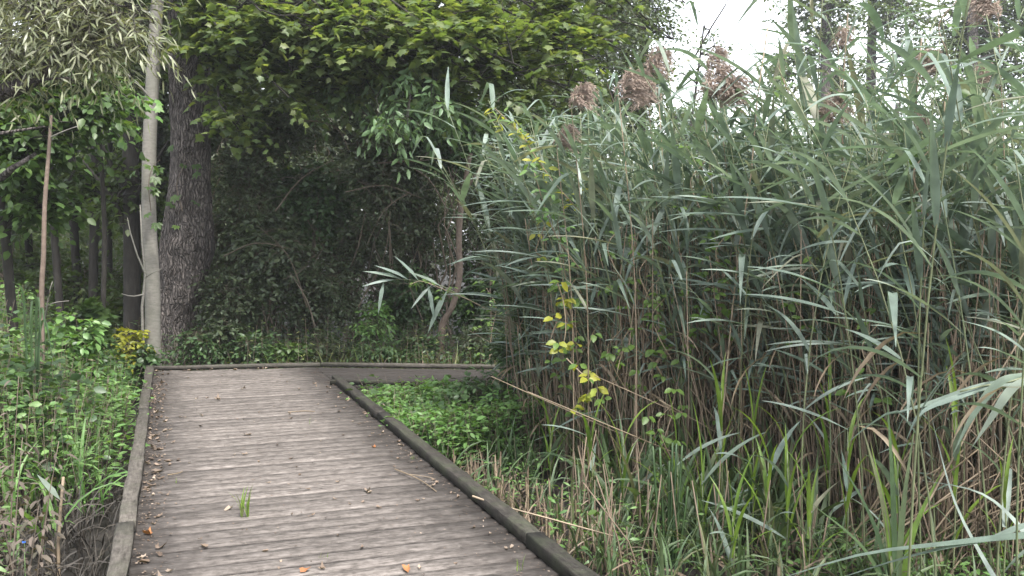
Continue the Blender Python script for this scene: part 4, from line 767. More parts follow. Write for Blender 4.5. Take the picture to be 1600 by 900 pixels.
b = W(52, 600, 7.4); b[2] = GZ; t = thing('iris', 'clump of broad grey-green sword leaves folded over beside the sapling stem', 'iris', b)
for x0, xm, ym, x1, y1 in [(48, 50, 470, 42, 555), (52, 60, 465, 66, 560), (56, 66, 480, 72, 540), (45, 35, 455, 20, 440), (58, 55, 462, 30, 475), (50, 70, 500, 84, 570)]:
    P = spline([b + [(x0 - 52) * .004, 0, 0], W((x0 + xm) / 2, (600 + ym) / 2, 7.4), W(xm, ym, 7.35), W(x1, y1, 7.3)], 12); g = Geo(); tt = np.linspace(0, 1, 12)[:, None]; wv = .010 * np.clip(.6 + tt, 0, 1) * np.clip((1 - tt) * 3, .05, 1); V = np.stack([P + [1, 0, 0] * wv, P + [0, -.006, 0], P - [1, 0, 0] * wv], 1).reshape(-1, 3) - b
    obj('leaf', mesh_from('leaf', V, [np.array([[k_ * 3 + j, k_ * 3 + j + 1, k_ * 3 + j + 4, k_ * 3 + j + 3] for k_ in range(11) for j in (0, 1)])], M['ash']), t)

# ------------------------------------------------------------------ reeds
RB = [(.7, .6, .078, .5, 1.4), (.95, .5, .074, .8, 1.3), (1.15, .35, .078, -.6, 1.6), (.6, 1.1, .08, .4, 1.5), (.85, 1.3, .074, .7, 1.2), (1.3, .3, .076, -.5, 1.4), (.45, .5, .072, .3, 1.6), (1.0, 1.6, .074, .9, 1.8), (1.45, .5, .072, -.7, 1.4)]
REED_T = [tm_blade(a, c, w_, 8, tw, p) for a, c, w_, tw, p in RB] + [tm_blade(.5, .5, .07, 9, .4, 1.4, kink=.45), tm_blade(.6, .3, .068, 9, -.4, 1.4, kink=.3)]
REED_ME = [mesh_from('leaf', t_[0], t_[1], M['reed']) for t_ in REED_T]
YOUNG_T = [tm_blade(a, c, w_, 6, tw, p) for a, c, w_, tw, p in [(.12, .5, .06, .4, 1.6), (.2, .8, .055, -.4, 1.5), (.08, .25, .06, .2, 1.5), (.3, 1.1, .055, .5, 1.5)]]
YOUNG_ME = [mesh_from('leaf', t_[0], t_[1], M['reed_young']) for t_ in YOUNG_T]
DEAD_T = [tm_blade(a, c, w_, 6, tw, p) for a, c, w_, tw, p in [(1.2, 1.6, .05, 1.8, .6), (1.6, 1.3, .045, 2.4, .5), (.9, 2.0, .05, -2.0, .5), (.6, .8, .04, 1.0, 1.2)]]
DEAD_ME = [mesh_from('dry_leaf', t_[0], t_[1], M['straw']) for t_ in DEAD_T]
WIND = math.pi * 1.02
def reed_variant(seed, nleaf):
    r = np.random.default_rng(seed); bend = r.normal(0, .10, 2) + np.array([-.10, 0]); t = np.linspace(0, 1, 9)
    P = np.column_stack([bend[0] * t ** 2.2, bend[1] * t ** 2.2, t]); g = Geo(); g.tubes(P * [1, 1, 1], np.linspace(.0019, .0007, 9), 5)
    leaves = []
    for i in range(nleaf):
        f = .34 + .64 * i / (nleaf - 1) + r.normal(0, .008); az = WIND + (0.8 if i % 2 else -0.8) * r.uniform(.2, 1.6) + r.normal(0, .4)
        if r.random() < .12: az += math.pi
        Lf = (.195 if f > .5 else .16) * r.uniform(.65, 1.2) * (1 if f < .9 else .8)
        leaves.append((int(r.integers(len(REED_T))), f, az, Lf, r.random() < .25 and f < .5, np.array([bend[0] * f ** 2.2, bend[1] * f ** 2.2, f])))
    return g, leaves
VAR = [reed_variant(100 + i, 10 + i % 4) for i in range(12)]
STEM_ME = [v[0].mesh('stem', M['reed_stem']) for v in VAR]
def reed(base, H, vi, rz, tilt, label, group, plume=None, name='reed', skip=0.0):
    base = np.asarray(base, float); o = thing(name, label, 'reed', base, group); o.rotation_euler = (tilt[1], tilt[0], rz)
    s = obj('stem', STEM_ME[vi], o); s.scale = (H * 1.15, H * 1.15, H)
    for (ti, f, az, Lf, dry, p) in VAR[vi][1]:
        if f < skip: continue
        if dry: l = obj('dry_leaf', DEAD_ME[ti % len(DEAD_ME)], o)
        else: l = obj('leaf', REED_ME[ti], o)
        k = Lf * H; l.location = (p[0] * H * 1.15, p[1] * H * 1.15, p[2] * H); l.rotation_euler = (0, 0, az); l.scale = (k, k * rng.uniform(.85, 1.2), k)
    return o
def yfront(q):   # how near the tall reeds stand, along each line of sight over the mown strip
    return np.interp(q[:, 0] / q[:, 1], [-.02, .02, .07, .14, .21, .28, .345, .42, .55, .8], [9.0, 8.2, 7.3, 6.9, 6.7, 6.45, 6.1, 5.75, 5.3, 5.0])
def xb(y): return np.interp(y, [5.0, 5.7, 6.5, 7.5, 8.5, 9.7], [1.05, .85, .62, .40, .16, .10])
def bed(n, y0=5.2, y1=9.55, wmax=1.1):
    return pick(n, 0, 6.2, y0, y1, lambda q: (q[:, 1] > yfront(q)) & (q[:, 0] > .08) & (q[:, 0] < q[:, 1] * .56 * wmax + .3))
front = bed(900); sc_ = (front[:, 1] - yfront(front)) + .12 * front[:, 1]
order = np.argsort(sc_); indiv = front[order[:240]]; rest = front[order[240:]]
GR = 'green reeds along the front of the reed bed'
LR = 'tall green reed with long grey-green drooping blades in the reed bed'
for i, (x, y) in enumerate(indiv):
    H = rng.uniform(2.55, 3.35) * (1 if y > 6.5 else .97)
    if rng.random() < .28: H = rng.uniform(1.2, 2.2)
    tl_ = rng.normal(-.06, .11); tl_ = max(tl_, -.05) if x < .6 else tl_; reed((x, y, GZ + .02), H, int(rng.integers(12)), rng.normal(0, .5), (tl_, rng.normal(0, .08)), LR, GR)
for i, (x, y) in enumerate([(1.95, 4.5), (2.2, 4.7), (2.45, 4.4), (2.6, 4.9), (2.3, 5.1), (2.75, 5.2), (2.05, 5.3), (2.9, 4.8), (2.55, 5.5), (1.75, 5.45)]):
    reed((x, y, GZ + .02), rng.uniform(2.7, 3.5), int(rng.integers(12)), rng.normal(0, .4), (rng.normal(-.05, .06), rng.normal(0, .04)), 'tall green reed at the open front of the reed bed, blades reaching high', 'foremost tall reeds')
for px, d in [(1180, 7.2), (1215, 6.9), (1240, 7.0), (1262, 6.6), (1290, 6.9), (1318, 6.4), (1345, 6.6), (1372, 6.2), (1400, 6.5), (1425, 6.0), (1452, 6.3), (1480, 5.9), (1505, 6.1), (1532, 5.7), (1555, 6.0), (1585, 5.6), (1610, 5.8), (1270, 7.4), (1350, 7.2), (1440, 7.0), (1530, 6.8)]:
    reed(((px - 800) / F_PX * d, d, GZ + .02), rng.uniform(3.3, 3.95), int(rng.integers(12)), rng.normal(0, .5), (rng.normal(-.03, .06), rng.normal(0, .05)), 'extra tall reed whose level blades stand against the white sky', 'extra tall reeds against the sky')
# the reeds that lean out over the walk
for px, py, d, H, tl in [(830, 0, 8.6, 2.9, -.09), (840, 0, 8.9, 2.75, -.08), (850, 0, 8.5, 2.5, -.11), (855, 0, 8.8, 3.0, -.07), (870, 0, 8.6, 2.6, -.10)]:
    x = (px - 800) / F_PX * d + .06; reed((x, d, GZ), H, int(rng.integers(12)), rng.normal(0, .25), (tl, 0), 'reed at the corner of the bed arching out over the boardwalk', 'reeds arching over the boardwalk', skip=.45)
def reed_stuff(name, label, xy, Hr, blades=12, mat='reed'):
    n = len(xy); H = rng.uniform(*Hr, n); B = np.column_stack([xy, np.full(n, GZ)]); bend = rng.normal(0, .08, (n, 2)) * H[:, None] + np.array([-.15, 0])
    g = Geo(); t = np.linspace(0, 1, 6); P = B[:, None] + np.concatenate([bend[:, None] * (t ** 2)[None, :, None], (H[:, None] * t)[..., None]], -1)
    g.tubes(P, np.linspace(.006, .0025, 6), 3); o = tag(obj(name, g.mesh(name, M['reed_stem'])), label, None, None, 'stuff')
    gb = Geo(); f = np.linspace(.3, .98, blades)[None] + rng.normal(0, .02, (n, blades)); az = WIND + rng.normal(0, 1.0, (n, blades))
    T = B[:, None] + np.concatenate([bend[:, None] * (f ** 2)[..., None], (H[:, None] * f)[..., None]], -1); T = T.reshape(-1, 3); az = az.ravel(); S = rng.uniform(.33, .65, len(T)); ti = rng.integers(0, len(REED_T), len(T))
    for k_ in range(len(REED_T)):
        m_ = ti == k_; g_ = np.column_stack([np.cos(az[m_]), np.sin(az[m_]), 0 * az[m_]]); gb.inst(REED_T[k_], g_, np.tile([0, 0, 1.], (m_.sum(), 1)), T[m_], S[m_])
    b_ = obj('blades', gb.mesh('blades', M[mat]), o); b_['kind'] = 'stuff'; return o
reed_stuff('reed_bed', 'mass of green reeds filling the inside of the reed bed', rest, (2.3, 3.3))
deep = pick(420, .9, 14, 12.0, 19, lambda q: q[:, 0] > .9 + (q[:, 1] - 12) * .12)
reed_stuff('far_reed_bed', 'further reeds beyond the second leg of the boardwalk', deep, (2.4, 3.3), 10)
wide = pick(200, 3.6, 9, 4.5, 9.5, lambda q: q[:, 0] > q[:, 1] * .6 + .3)
reed_stuff('reed_bed', 'reeds of the bed further from the boardwalk', wide, (2.4, 3.3), 9)
# old dry stalks
def stalks(name, label, xy, Hr, r=.0045, lean=.12, mat='straw_dark'):
    n = len(xy); H = rng.uniform(*Hr, n); B = np.column_stack([xy, np.full(n, GZ)]); Tp = B + np.column_stack([rng.normal(0, lean, (n, 2)) * H[:, None], H])
    g = Geo(); g.tubes(np.stack([B, (B + Tp) / 2 + rng.normal(0, .03, B.shape), Tp], 1), np.array([r, r * .9, r * .6]), 4)
    return tag(obj(name, g.mesh(name, M[mat])), label, None, None, 'stuff')
dx = bed(2200, 5.2, 9.6); stalks('old_stalks', 'dense grey-brown old reed stalks between the green reeds', dx, (1.0, 2.3))
stalks('dry_stalks', 'pale straw-coloured dry reed stalks between the green reeds', bed(1100, 5.2, 9.4), (.7, 2.2), .005, .10, 'straw')
ls_ = bed(700, 5.2, 9.0); stalks('leaning_stalks', 'fallen dry reed stalks lying criss-cross low in the reed bed', ls_[(ls_[:, 1] > yfront(ls_) + .35) & (ls_[:, 0] > 1.5)], (.5, 1.2), .005, .75, 'straw')
def dead_blades(name, label, xy, zr, n_each, S=(.2, .45), mat='straw'):
    g = Geo(); q = np.repeat(xy, n_each, 0); n = len(q); T = np.column_stack([q + rng.normal(0, .02, q.shape), GZ + rng.uniform(*zr, n)]); az = rng.random(n) * 6.28; ti = rng.integers(0, 4, n)
    for k_ in range(4):
        m_ = ti == k_; g.inst(DEAD_T[k_], np.column_stack([np.cos(az[m_]), np.sin(az[m_]), 0 * az[m_]]), np.tile([0, 0, 1.], (m_.sum(), 1)), T[m_], rng.uniform(*S, m_.sum()))
    return tag(obj(name, g.mesh(name, M[mat])), label, None, None, 'stuff')
dead_blades('dead_blades', 'shrivelled tan blades hanging on the dry reed stalks', bed(700), (.15, 1.5), 3)
dead_blades('reed_litter', 'matted dead reed blades on the mud under the reeds', bed(500, 5.2, 9.3), (.0, .2), 3, (.25, .6), 'straw_dark')
# single dry stalks that stand out
for i, (x0, y0, x1, y1, d) in enumerate([(1300, 640, 1420, 250, 6.3), (940, 640, 915, 400, 7.6), (990, 600, 930, 370, 7.4), (1160, 700, 1150, 380, 6.6), (1410, 860, 1600, 520, 5.3), (1330, 880, 1590, 700, 5.4), (1370, 890, 1500, 720, 5.6), (1340, 850, 1480, 690, 5.7), (1390, 840, 1560, 640, 5.5), (1005, 610, 1010, 330, 7.0), (1420, 620, 1440, 60, 6.0), (1465, 600, 1480, 80, 6.2), (1310, 560, 1325, 20, 6.4), (1140, 560, 1200, 40, 6.4), (1190, 640, 1185, 300, 6.8)]):
    a, c = W(x0, y0, d), W(x1, y1, d + .1); g = Geo()
    lo = a + (a - c) * max(0, (a[2] - GZ)) / max(c[2] - a[2], .2); lo[1] = d; lo[2] = max(lo[2], GZ)
    g.tubes(arc(lo, c, 8, 0, .004), np.linspace(.0075, .0045, 8), 6); tag(obj('dry_reed', g.mesh('dry_reed', M['straw'], about=lo), None, lo), 'long pale dry reed stalk standing out among the green blades', 'reed', 'conspicuous dry reed stalks')
# plumed reeds
def plume_mesh(seed):
    r = np.random.default_rng(seed); g = Geo(); sp = tm_tiny(.2); Xs, Ts = [], []
    for i in range(95):
        t = r.uniform(0, .85); az = r.normal(0, 1.4); ln = r.uniform(.10, .2) * (1.1 - .5 * t); p0 = np.array([.05 * t * t, 0, t * .24])
        q = np.linspace(0, 1, 9)[:, None]; d0 = np.array([math.cos(az) * .6 + .2, math.sin(az) * .6, .85]); P = p0 + d0 * ln * q + np.array([.25, 0, -1.0]) * ln * .75 * q ** 2
        g.tubes(P, np.linspace(.0016, .0011, 9), 3)
        for k_ in range(2, 9):
            for _ in range(3): Xs.append(unit(np.gradient(P, axis=0)[k_] + r.normal(0, .003, 3))); Ts.append(P[k_] + r.normal(0, .003, 3))
    n = len(Ts); g.inst(sp, np.array(Xs), rdir(n), np.array(Ts), r.uniform(.018, .032, n)); return g.mesh('plume', M['plume'])
PL = [plume_mesh(i) for i in range(4)]
for i, (px, py, d, s_, rz) in enumerate([(893, 172, 6.7, 0.92, 0), (968, 160, 6.7, 1.15, .3), (1010, 118, 7.5, 1.10, .2), (1030, 165, 7.3, 1.10, 2.9), (1100, 160, 6.9, 1.33, .4), (1125, 170, 6.9, 1.10, -.4), (1290, 195, 6.3, 1.06, .6), (870, 232, 6.9, 0.83, .2), (1440, 205, 6.5, 0.74, 1.2), (1478, 120, 6.1, 0.92, 2.5), (1105, 110, 7.7, 0.92, .2), (1310, 75, 7.1, 0.83, .8), (1560, 30, 6.1, 0.92, 2.6), (1525, 135, 6.7, 0.83, .5)]):
    tp = W(px, py, d); b = np.array([tp[0] + rng.uniform(.05, .3), d, GZ]); t = thing('plumed_reed', 'reed topped by a feathery pinkish-brown nodding plume', 'reed', b, 'plumed reeds')
    g = Geo(); g.tubes(spline([b, (b + tp) / 2 + [.05, 0, .2], tp], 9), np.linspace(.006, .003, 9), 5); obj('stem', g.mesh('stem', M['straw'], about=b), t)
    p = obj('plume', PL[i % 4], t, tp - b); p.scale = (s_,) * 3; p.rotation_euler = (0, .25, rz)
    for j in range(5):
        f = .45 + .1 * j; q = b + (tp - b) * f + np.array([.05, 0, .2]) * 4 * f * (1 - f); l = obj('leaf', REED_ME[int(rng.integers(9))], t, q - b); k_ = rng.uniform(.35, .5); l.scale = (k_,) * 3; l.rotation_euler = (0, 0, WIND + rng.normal(0, 1))
# young bright shoots
for i, (px, d, h) in enumerate([(1130, 6.6, 1.35), (1205, 6.0, .95), (1235, 5.9, 1.05), (1300, 6.4, 1.5), (1100, 6.2, .8), (1180, 6.3, 1.1), (1330, 5.9, 1.2), (1060, 6.4, .9), (1410, 5.8, 1.0), (975, 6.9, .9), (1270, 5.8, .7), (1150, 5.8, .6), (925, 7.2, .8), (860, 7.9, .75), (1500, 5.9, 1.3), (1580, 5.7, .9)]):
    d -= .55; b = np.array([(px - 800) / F_PX * d, d, GZ]); t = thing('young_reed', 'young bright green reed shoot with upright blades at the edge of the bed', 'reed', b, 'young reed shoots')
    g = Geo(); g.tubes(np.array([[0, 0, 0], [.01, 0, h * .5], [.0, .01, h * .8]]), [.006, .005, .003], 5); obj('stem', g.mesh('stem', M['reed_stem']), t)
    for j in range(7):
        f = .2 + .6 * j / 6; l = obj('leaf', (YOUNG_ME if (i + j) % 3 else REED_ME)[int(rng.integers(4))], t, (0, 0, h * f)); k_ = rng.uniform(.34, .55); l.scale = (k_,) * 3; l.rotation_euler = (0, 0, j * 2.6 + rng.normal(0, .5))
grass_mass('low_reeds', 'low green reed blades along the edge of the reed bed', pick(110, .1, 3.6, 5.65, 8.6, lambda q: (q[:, 0] > xb(q[:, 1]) + .1) & (q[:, 0] < xb(q[:, 1]) + 1.2)), (.4, .85), 'reed_low', .0, 4, 1.2, bl=[tm_blade(a, c, .045, 7, tw, p) for a, c, tw, p in [(.2, 1.0, .5, 1.6), (.35, 1.4, .8, 1.4), (.15, .6, .4, 1.8), (.5, 1.6, -.7, 1.4)]])
# cattail clump with cut tips
b = W(1050, 905, 5.6); b[2] = GZ
t = thing('cattail', 'upright clump of thick dark-green cattail blades at the edge of the mud', 'cattail', b)
for i, (x0, x1, y1) in enumerate([(1030, 1020, 697), (1036, 1031, 699), (1042, 1051, 692), (1046, 1057, 693), (1050, 1066, 696), (1040, 1046, 720), (1054, 1075, 760)]):
    a = W(x0 + 4, 915, 5.6 + .02 * (i % 3)) - b; c = W(x1, y1, 5.62 + .03 * (i % 3)) - b; a[2] = 0; q = np.linspace(0, 1, 7)[:, None]; P = a * (1 - q) + c * q; wd_ = .011 * np.linspace(1, .62, 7)[:, None]
    V = np.concatenate([np.stack([P + [1, 0, 0] * wd_, P + [0, -.006, 0], P - [1, 0, 0] * wd_, P + [0, .004, 0]], 1)]).reshape(-1, 3)
    F_ = [[k_ * 4 + j, k_ * 4 + (j + 1) % 4, k_ * 4 + 4 + (j + 1) % 4, k_ * 4 + 4 + j] for k_ in range(6) for j in range(4)] + [[24, 25, 26, 27]]
    obj('blade', mesh_from('blade', V, [np.array(F_)], M['herb_dark']), t)
# long-bladed plants leaning in at the corner in front
def sweep(parent, pts, wd_, mat='reed', lift=.25):
    P = spline(pts, 16); b = np.array(parent.location); tn = unit(np.gradient(P, axis=0)); sd_ = unit(np.cross(tn, [0, -.5, 1.])); tt = np.linspace(0, 1, 16)[:, None]; wv = wd_ * .5 * np.clip(.5 + 3 * tt, 0, 1) * np.clip((1 - tt) * 1.8, .03, 1); up_ = np.cross(sd_, tn)
    V = np.stack([P + sd_ * wv + up_ * wv * lift, P, P - sd_ * wv + up_ * wv * lift], 1).reshape(-1, 3) - b
    q = [[i * 3 + j, i * 3 + j + 1, i * 3 + j + 4, i * 3 + j + 3] for i in range(15) for j in (0, 1)]
    return obj('leaf', mesh_from('leaf', V, [np.array(q)], M[mat]), parent)
b = np.array([2.75, 4.3, GZ]); t = thing('bent_reed', 'reed bent over at the bed edge with broad pale folded blades above the dry stalks', 'reed', b)
P = spline([b, b + [.02, .05, .6], W(1640, 610, 4.6), W(1560, 600, 4.6), W(1500, 612, 4.6)], 14); g = Geo(); g.tubes(P, np.linspace(.008, .004, 14), 6); obj('stem', g.mesh('stem', M['reed_stem'], about=b), t)
sweep(t, [W(1600, 600, 4.6), W(1540, 605, 4.6), W(1450, 632, 4.7), W(1380, 650, 4.8)], .06)
sweep(t, [W(1600, 585, 4.5), W(1560, 600, 4.5), W(1520, 650, 4.5), W(1488, 712, 4.5)], .045)
sweep(t, [W(1630, 590, 4.4), W(1585, 605, 4.4), W(1548, 655, 4.4), W(1518, 700, 4.4)], .045)
sweep(t, [W(1560, 600, 4.6), W(1500, 620, 4.6), W(1440, 645, 4.6), W(1415, 690, 4.65)], .035)
sweep(t, [W(1640, 610, 4.6), W(1610, 560, 4.6), W(1560, 520, 4.6), W(1500, 500, 4.7)], .04)
b = np.array([2.6, 3.9, GZ]); t = thing('sedge', 'sedge with long flat green blades sweeping across the dry stalks', 'sedge', b)
sweep(t, [b, W(1720, 830, 4.2), W(1600, 838, 4.4), W(1480, 850, 4.6), W(1340, 868, 4.8), W(1185, 915, 5.0)], .05)
sweep(t, [b + [-.03, .1, 0], W(1640, 835, 4.4), W(1540, 845, 4.5), W(1420, 870, 4.7), W(1260, 920, 5.0)], .035)
sweep(t, [b + [.03, .1, 0], W(1640, 900, 4.4), W(1590, 820, 4.6), W(1530, 770, 4.7), W(1440, 750, 4.9)], .035)
sweep(t, [b + [-.1, .1, 0], W(1590, 960, 4.4), W(1540, 880, 4.6), W(1490, 780, 4.7), W(1455, 650, 4.8)], .03)
b = W(1400, 960, 5.0); b[2] = GZ; t = thing('sedge', 'upright sedge with bright narrow blades rising through the fallen stalks', 'sedge', b)
for px, py in [(1300, 700), (1340, 640), (1385, 600), (1430, 660), (1480, 720), (1260, 780), (1360, 690)]: sweep(t, [b, W(1400 + (px - 1400) * .35, (900 + py) / 2 + 20, 5.0), W(px, py, 5.05)], .032, 'reed_low' if px % 40 else 'reed_young')
for i in range(26):   # the slanting heap of fallen dry stems
    x0 = rng.uniform(1290, 1480); a = W(x0, rng.uniform(840, 905), rng.uniform(5.5, 5.9)); c = W(x0 + rng.uniform(130, 300), rng.uniform(600, 760), rng.uniform(5.2, 5.8)); g = Geo(); a[2] = max(a[2], GZ)
    g.tubes(arc(a, c, 7, .03, .01), np.linspace(.007, .004, 7), 5); tag(obj('fallen_stalk', g.mesh('fallen_stalk', M['straw'], about=a), None, a), 'slanting fallen straw-coloured reed stalk in the heap at the bed edge', 'reed stalk', 'heap of slanting fallen stalks')
# low herbs in the very front of the bed
lf = pick(60, 1.6, 3.4, 5.3, 5.9, lambda q: q[:, 0] > 0)
herb_mass('low_herbs', 'small pale-green herbs at the foot of the fallen stalks', lf, -.33 + .12 * rng.random(60), 'herb', T_OVAL, (.04, .07), 12, .2, .08)
mf = pick(150, .5, 3.4, 4.9, 6.6, lambda q: (vof(q) > 2.15) & (q[:, 1] < yfront(q) + .2))
grass_mass('front_blades', 'low tangle of green blades on the mud in front of the tall reeds', mf, (.25, .5), 'reed_low', .0, 4, 1.2)
dead_blades('front_litter', 'pale dead blades matted on the mud in front of the tall reeds', mf, (.0, .12), 3, (.2, .45), 'straw_dark')
mfs = pick(120, .4, 3.6, 5.2, 7.2, lambda q: (vof(q) > 2.2) & (q[:, 1] < yfront(q) + .3)); stalks('front_stalks', 'short dry stalks standing in front of the tall reeds', mfs, (.25, .8), .0055, .18, 'straw_dark')
mh = pick(50, .6, 3.4, 5.0, 5.9, lambda q: vof(q) > 2.3); herb_mass('mud_herbs', 'small pale-green weeds on the mud before the reeds', mh, -.36 + .14 * rng.random(50), 'herb', T_OVAL, (.03, .06), 12, .2, .08)
# cut reed stubs beside the mossy kerb
stub_me = []
for i in range(5):
    a = np.arange(6) / 6 * 6.283; h = rng.uniform(-.35, .35); V = np.concatenate([np.column_stack([np.cos(a), np.sin(a), 0 * a]), np.column_stack([np.cos(a), np.sin(a), 1 + .06 * np.cos(a) * h * 4]), np.column_stack([np.cos(a) * .6, np.sin(a) * .6, 1 + .06 * np.cos(a) * h * 4]), np.column_stack([np.cos(a) * .6, np.sin(a) * .6, .9 + 0 * a])])
    F_ = [[r_ * 6 + j, r_ * 6 + (j + 1) % 6, r_ * 6 + 6 + (j + 1) % 6, r_ * 6 + 6 + j] for r_ in range(3) for j in range(6)]; stub_me.append(mesh_from('reed_stub', V, [np.array(F_)], M['straw'], None, False))
sb = pick(150, -1.0, 1.3, 5.4, 9.0, lambda q: (vof(q) > 1.86) & (vof(q) < 2.5) & (q[:, 0] < xb(q[:, 1]) + .15))
for x, y in sb:
    o = tag(obj('reed_stub', stub_me[int(rng.integers(5))], None, (x, y, GZ)), 'short cut tan reed stub standing beside the mossy kerb', 'reed stub', 'cut reed stubs beside the kerb'); o.scale = (.007, .007, rng.uniform(.12, .42)); o.rotation_euler = (rng.normal(0, .12), rng.normal(0, .12), rng.random() * 6)
grass_mass('edge_grass', 'thin grass and dead blades among the cut reed stubs', sb[:60], (.2, .42), 'straw_dark', .0, 5)
dead_blades('stub_litter', 'dead tan blades lying among the cut reed stubs', sb, (.0, .2), 2, (.15, .35), 'litter')
ws = pick(70, -.9, 1.4, 5.3, 8.4, lambda q: (vof(q) > 1.95) & (q[:, 1] < yfront(q))); herb_mass('stub_weeds', 'thin green weeds among the cut reed stubs', ws, -.25 + .25 * rng.random(70), 'herb', tm_lance(.3, .2), (.04, .07), 12, .2, .08)
grass_mass('stub_blades', 'green grass blades between the cut reed stubs', ws, (.3, .6), 'reed_low', .0, 4)
# leaning reed with a creeper on it, in front of the thicket
P = spline([W(845, 600, 9.3), W(790, 503, 9.35), W(735, 470, 9.4), W(690, 447, 9.4), W(650, 438, 9.4), W(618, 437, 9.4)], 24); b = P[0].copy(); b[2] = GZ
t = thing('leaning_reed', 'green reed leaning far out over the second leg of the walk', 'reed', b); g = Geo(); g.tubes(np.vstack([b[None], P]), np.linspace(.007, .003, 25), 5); obj('stem', g.mesh('stem', M['reed_stem'], about=b), t)
for px, py, tx, ty in [(618, 437, 565, 443), (630, 437, 568, 418), (640, 438, 588, 410), (655, 440, 620, 397), (668, 443, 680, 500), (690, 448, 640, 420), (600, 438, 590, 490), (700, 452, 665, 520), (675, 445, 640, 480)]:
    a, c = W(px, py, 9.4), W(tx, ty, 9.3); dv = c - a; o = obj('leaf', mesh_from('leaf', tm_lance(.12, .12)[0], tm_lance(.12, .12)[1], M['reed']), t); o.matrix_basis = Matrix.Translation(Vector(a - b)) @ Matrix(frames(dv[None], np.array([[.1, -.6, .8]]))[0].tolist()).to_4x4() @ Matrix.Diagonal((np.linalg.norm(dv),) * 3 + (1,))

# ------------------------------------------------------------------ vines
def vine(label, pts, n, mat, size=(.05, .085), leaf=T_BROAD, spread=.05, group=None, trip=True):
    P = spline(pts, 30); b = P[0].copy(); t = thing('vine', label, 'vine', b, group); g = Geo(); g.tubes(P, np.linspace(.0055, .003, 30), 4); obj('stem', g.mesh('stem', M['straw'], about=b), t)
    i = np.linspace(1, 29, n // 3 if trip else n).astype(int); C = P[i] + rng.normal(0, spread, (len(i), 3)); az = rng.random(len(i)) * 6.28
    if trip:
        C = np.repeat(C, 3, 0); az = np.repeat(az, 3) + np.tile([-1.2, 0, 1.2], len(i))
    X = np.column_stack([np.cos(az), np.sin(az) * .6 - .25, rng.normal(-.35, .3, len(az))]); Z = np.array([0, -.5, .8]) + rng.normal(0, .25, (len(az), 3))
    S_ = rng.uniform(*size, len(az)); C = C + unit(X) * .012; own = np.ones(len(az), bool) if mat != 'vine_yellow' else rng.random(len(az)) < .68
    leaf_objects(leaf, M[mat], 'leaf', t, X[own], Z[own], C[own], S_[own], len(az), b)
    if (~own).any(): leaf_objects(leaf, M['vine'], 'leaf', t, X[~own], Z[~own], C[~own], S_[~own] * .85, len(az), b)
D1 = 7.0
vine('yellow-green vine climbing the arching corner reeds', [W(905, 330, D1), W(870, 290, D1), W(840, 250, D1), W(815, 210, D1), W(790, 185, D1), W(772, 168, D1)], 60, 'vine_yellow', (.06, .095), T_OVAL, .03, trip=False)
vine('green vine wound among the corner reeds under the yellow one', [W(905, 420, D1), W(870, 370, D1), W(850, 320, D1), W(835, 270, D1)], 48, 'herb', (.05, .08), T_OVAL, .06)
vine('chain of clear yellow leaves hanging before the dry stalks', [W(870, 440, 6.8), W(880, 470, 6.8), W(884, 510, 6.8), W(880, 545, 6.8)], 24, 'vine_yellow', (.065, .1), T_BROAD, .05)
vine('yellowing vine at the foot of the chain of yellow leaves', [W(885, 560, 6.8), W(905, 580, 6.75), W(925, 600, 6.7), W(915, 620, 6.7)], 30, 'vine_yellow', (.06, .09), T_BROAD, .08)
vine('yellow leaf pair and small green leaves above the chain of yellow leaves', [W(845, 400, 7.1), W(838, 390, 7.1), W(852, 350, 7.1)], 9, 'vine_yellow', (.05, .07), T_BROAD, .05)
GV = 'green three-leaved vines in the reed bed'
for px, py, d, n, sp in [(1010, 440, 7.3, 12, .08), (1020, 480, 7.2, 21, .1), (1030, 510, 7.2, 18, .1), (890, 480, 7.8, 24, .1), (960, 560, 7.2, 24, .12), (1110, 470, 6.9, 30, .16), (1130, 410, 7, 24, .14), (1040, 680, 6.2, 21, .09), (900, 600, 7.4, 24, .12), (1060, 590, 6.8, 18, .12), (920, 870, 5.7, 12, .06), (1360, 560, 6.2, 12, .1), (1090, 300, 7.4, 18, .14), (960, 400, 7.6, 18, .1), (770, 720, 8.0, 15, .07), (1250, 470, 6.6, 12, .1), (1440, 290, 6.2, 9, .1), (1480, 60, 6.5, 9, .12), (1230, 120, 7.2, 9, .12)]:
    a_ = (px - 800) / F_PX; d = min(d, float(yfront(np.array([[a_, 1.0]]))[0]) - rng.uniform(-.05, .3)); c = W(px, py, d); vine('green vine with leaves in threes scrambling through the reed bed', [c + [.1, .05, -.25], c + [0, 0, -.08], c + [-.05, 0, .08], c + [.05, 0, .22]], int(n * 1.6) // 3 * 3, 'vine', (.045, .08), T_BROAD, sp * .75, GV)
vine('small-leaved green creeper hanging on the leaning reed', [W(800, 510, 9.35), W(745, 475, 9.35), W(700, 455, 9.35), W(660, 440, 9.35), W(640, 445, 9.35)], 60, 'vine', (.045, .075), T_OVAL, .06)
vine('green creeper climbing the upright bare twig beside the crooked sapling', [W(765, 560, 11.6), W(768, 520, 11.6), W(775, 480, 11.6), W(760, 450, 11.6)], 60, 'vine', (.06, .09), T_OVAL, .12)
for px, py, d in [(830, 420, 9.0), (820, 480, 8.8), (840, 540, 8.6), (800, 550, 9.0)]:
    shrub('leafy green shrub at the corner where the reeds meet the boardwalk', px, py, d, np.array((.16, .16, .2)), 4, 'herb_dark', (.04, .065), T_OVAL, 'shrub', (.1, .2), .3, 'shrubs at the corner of the reed bed')

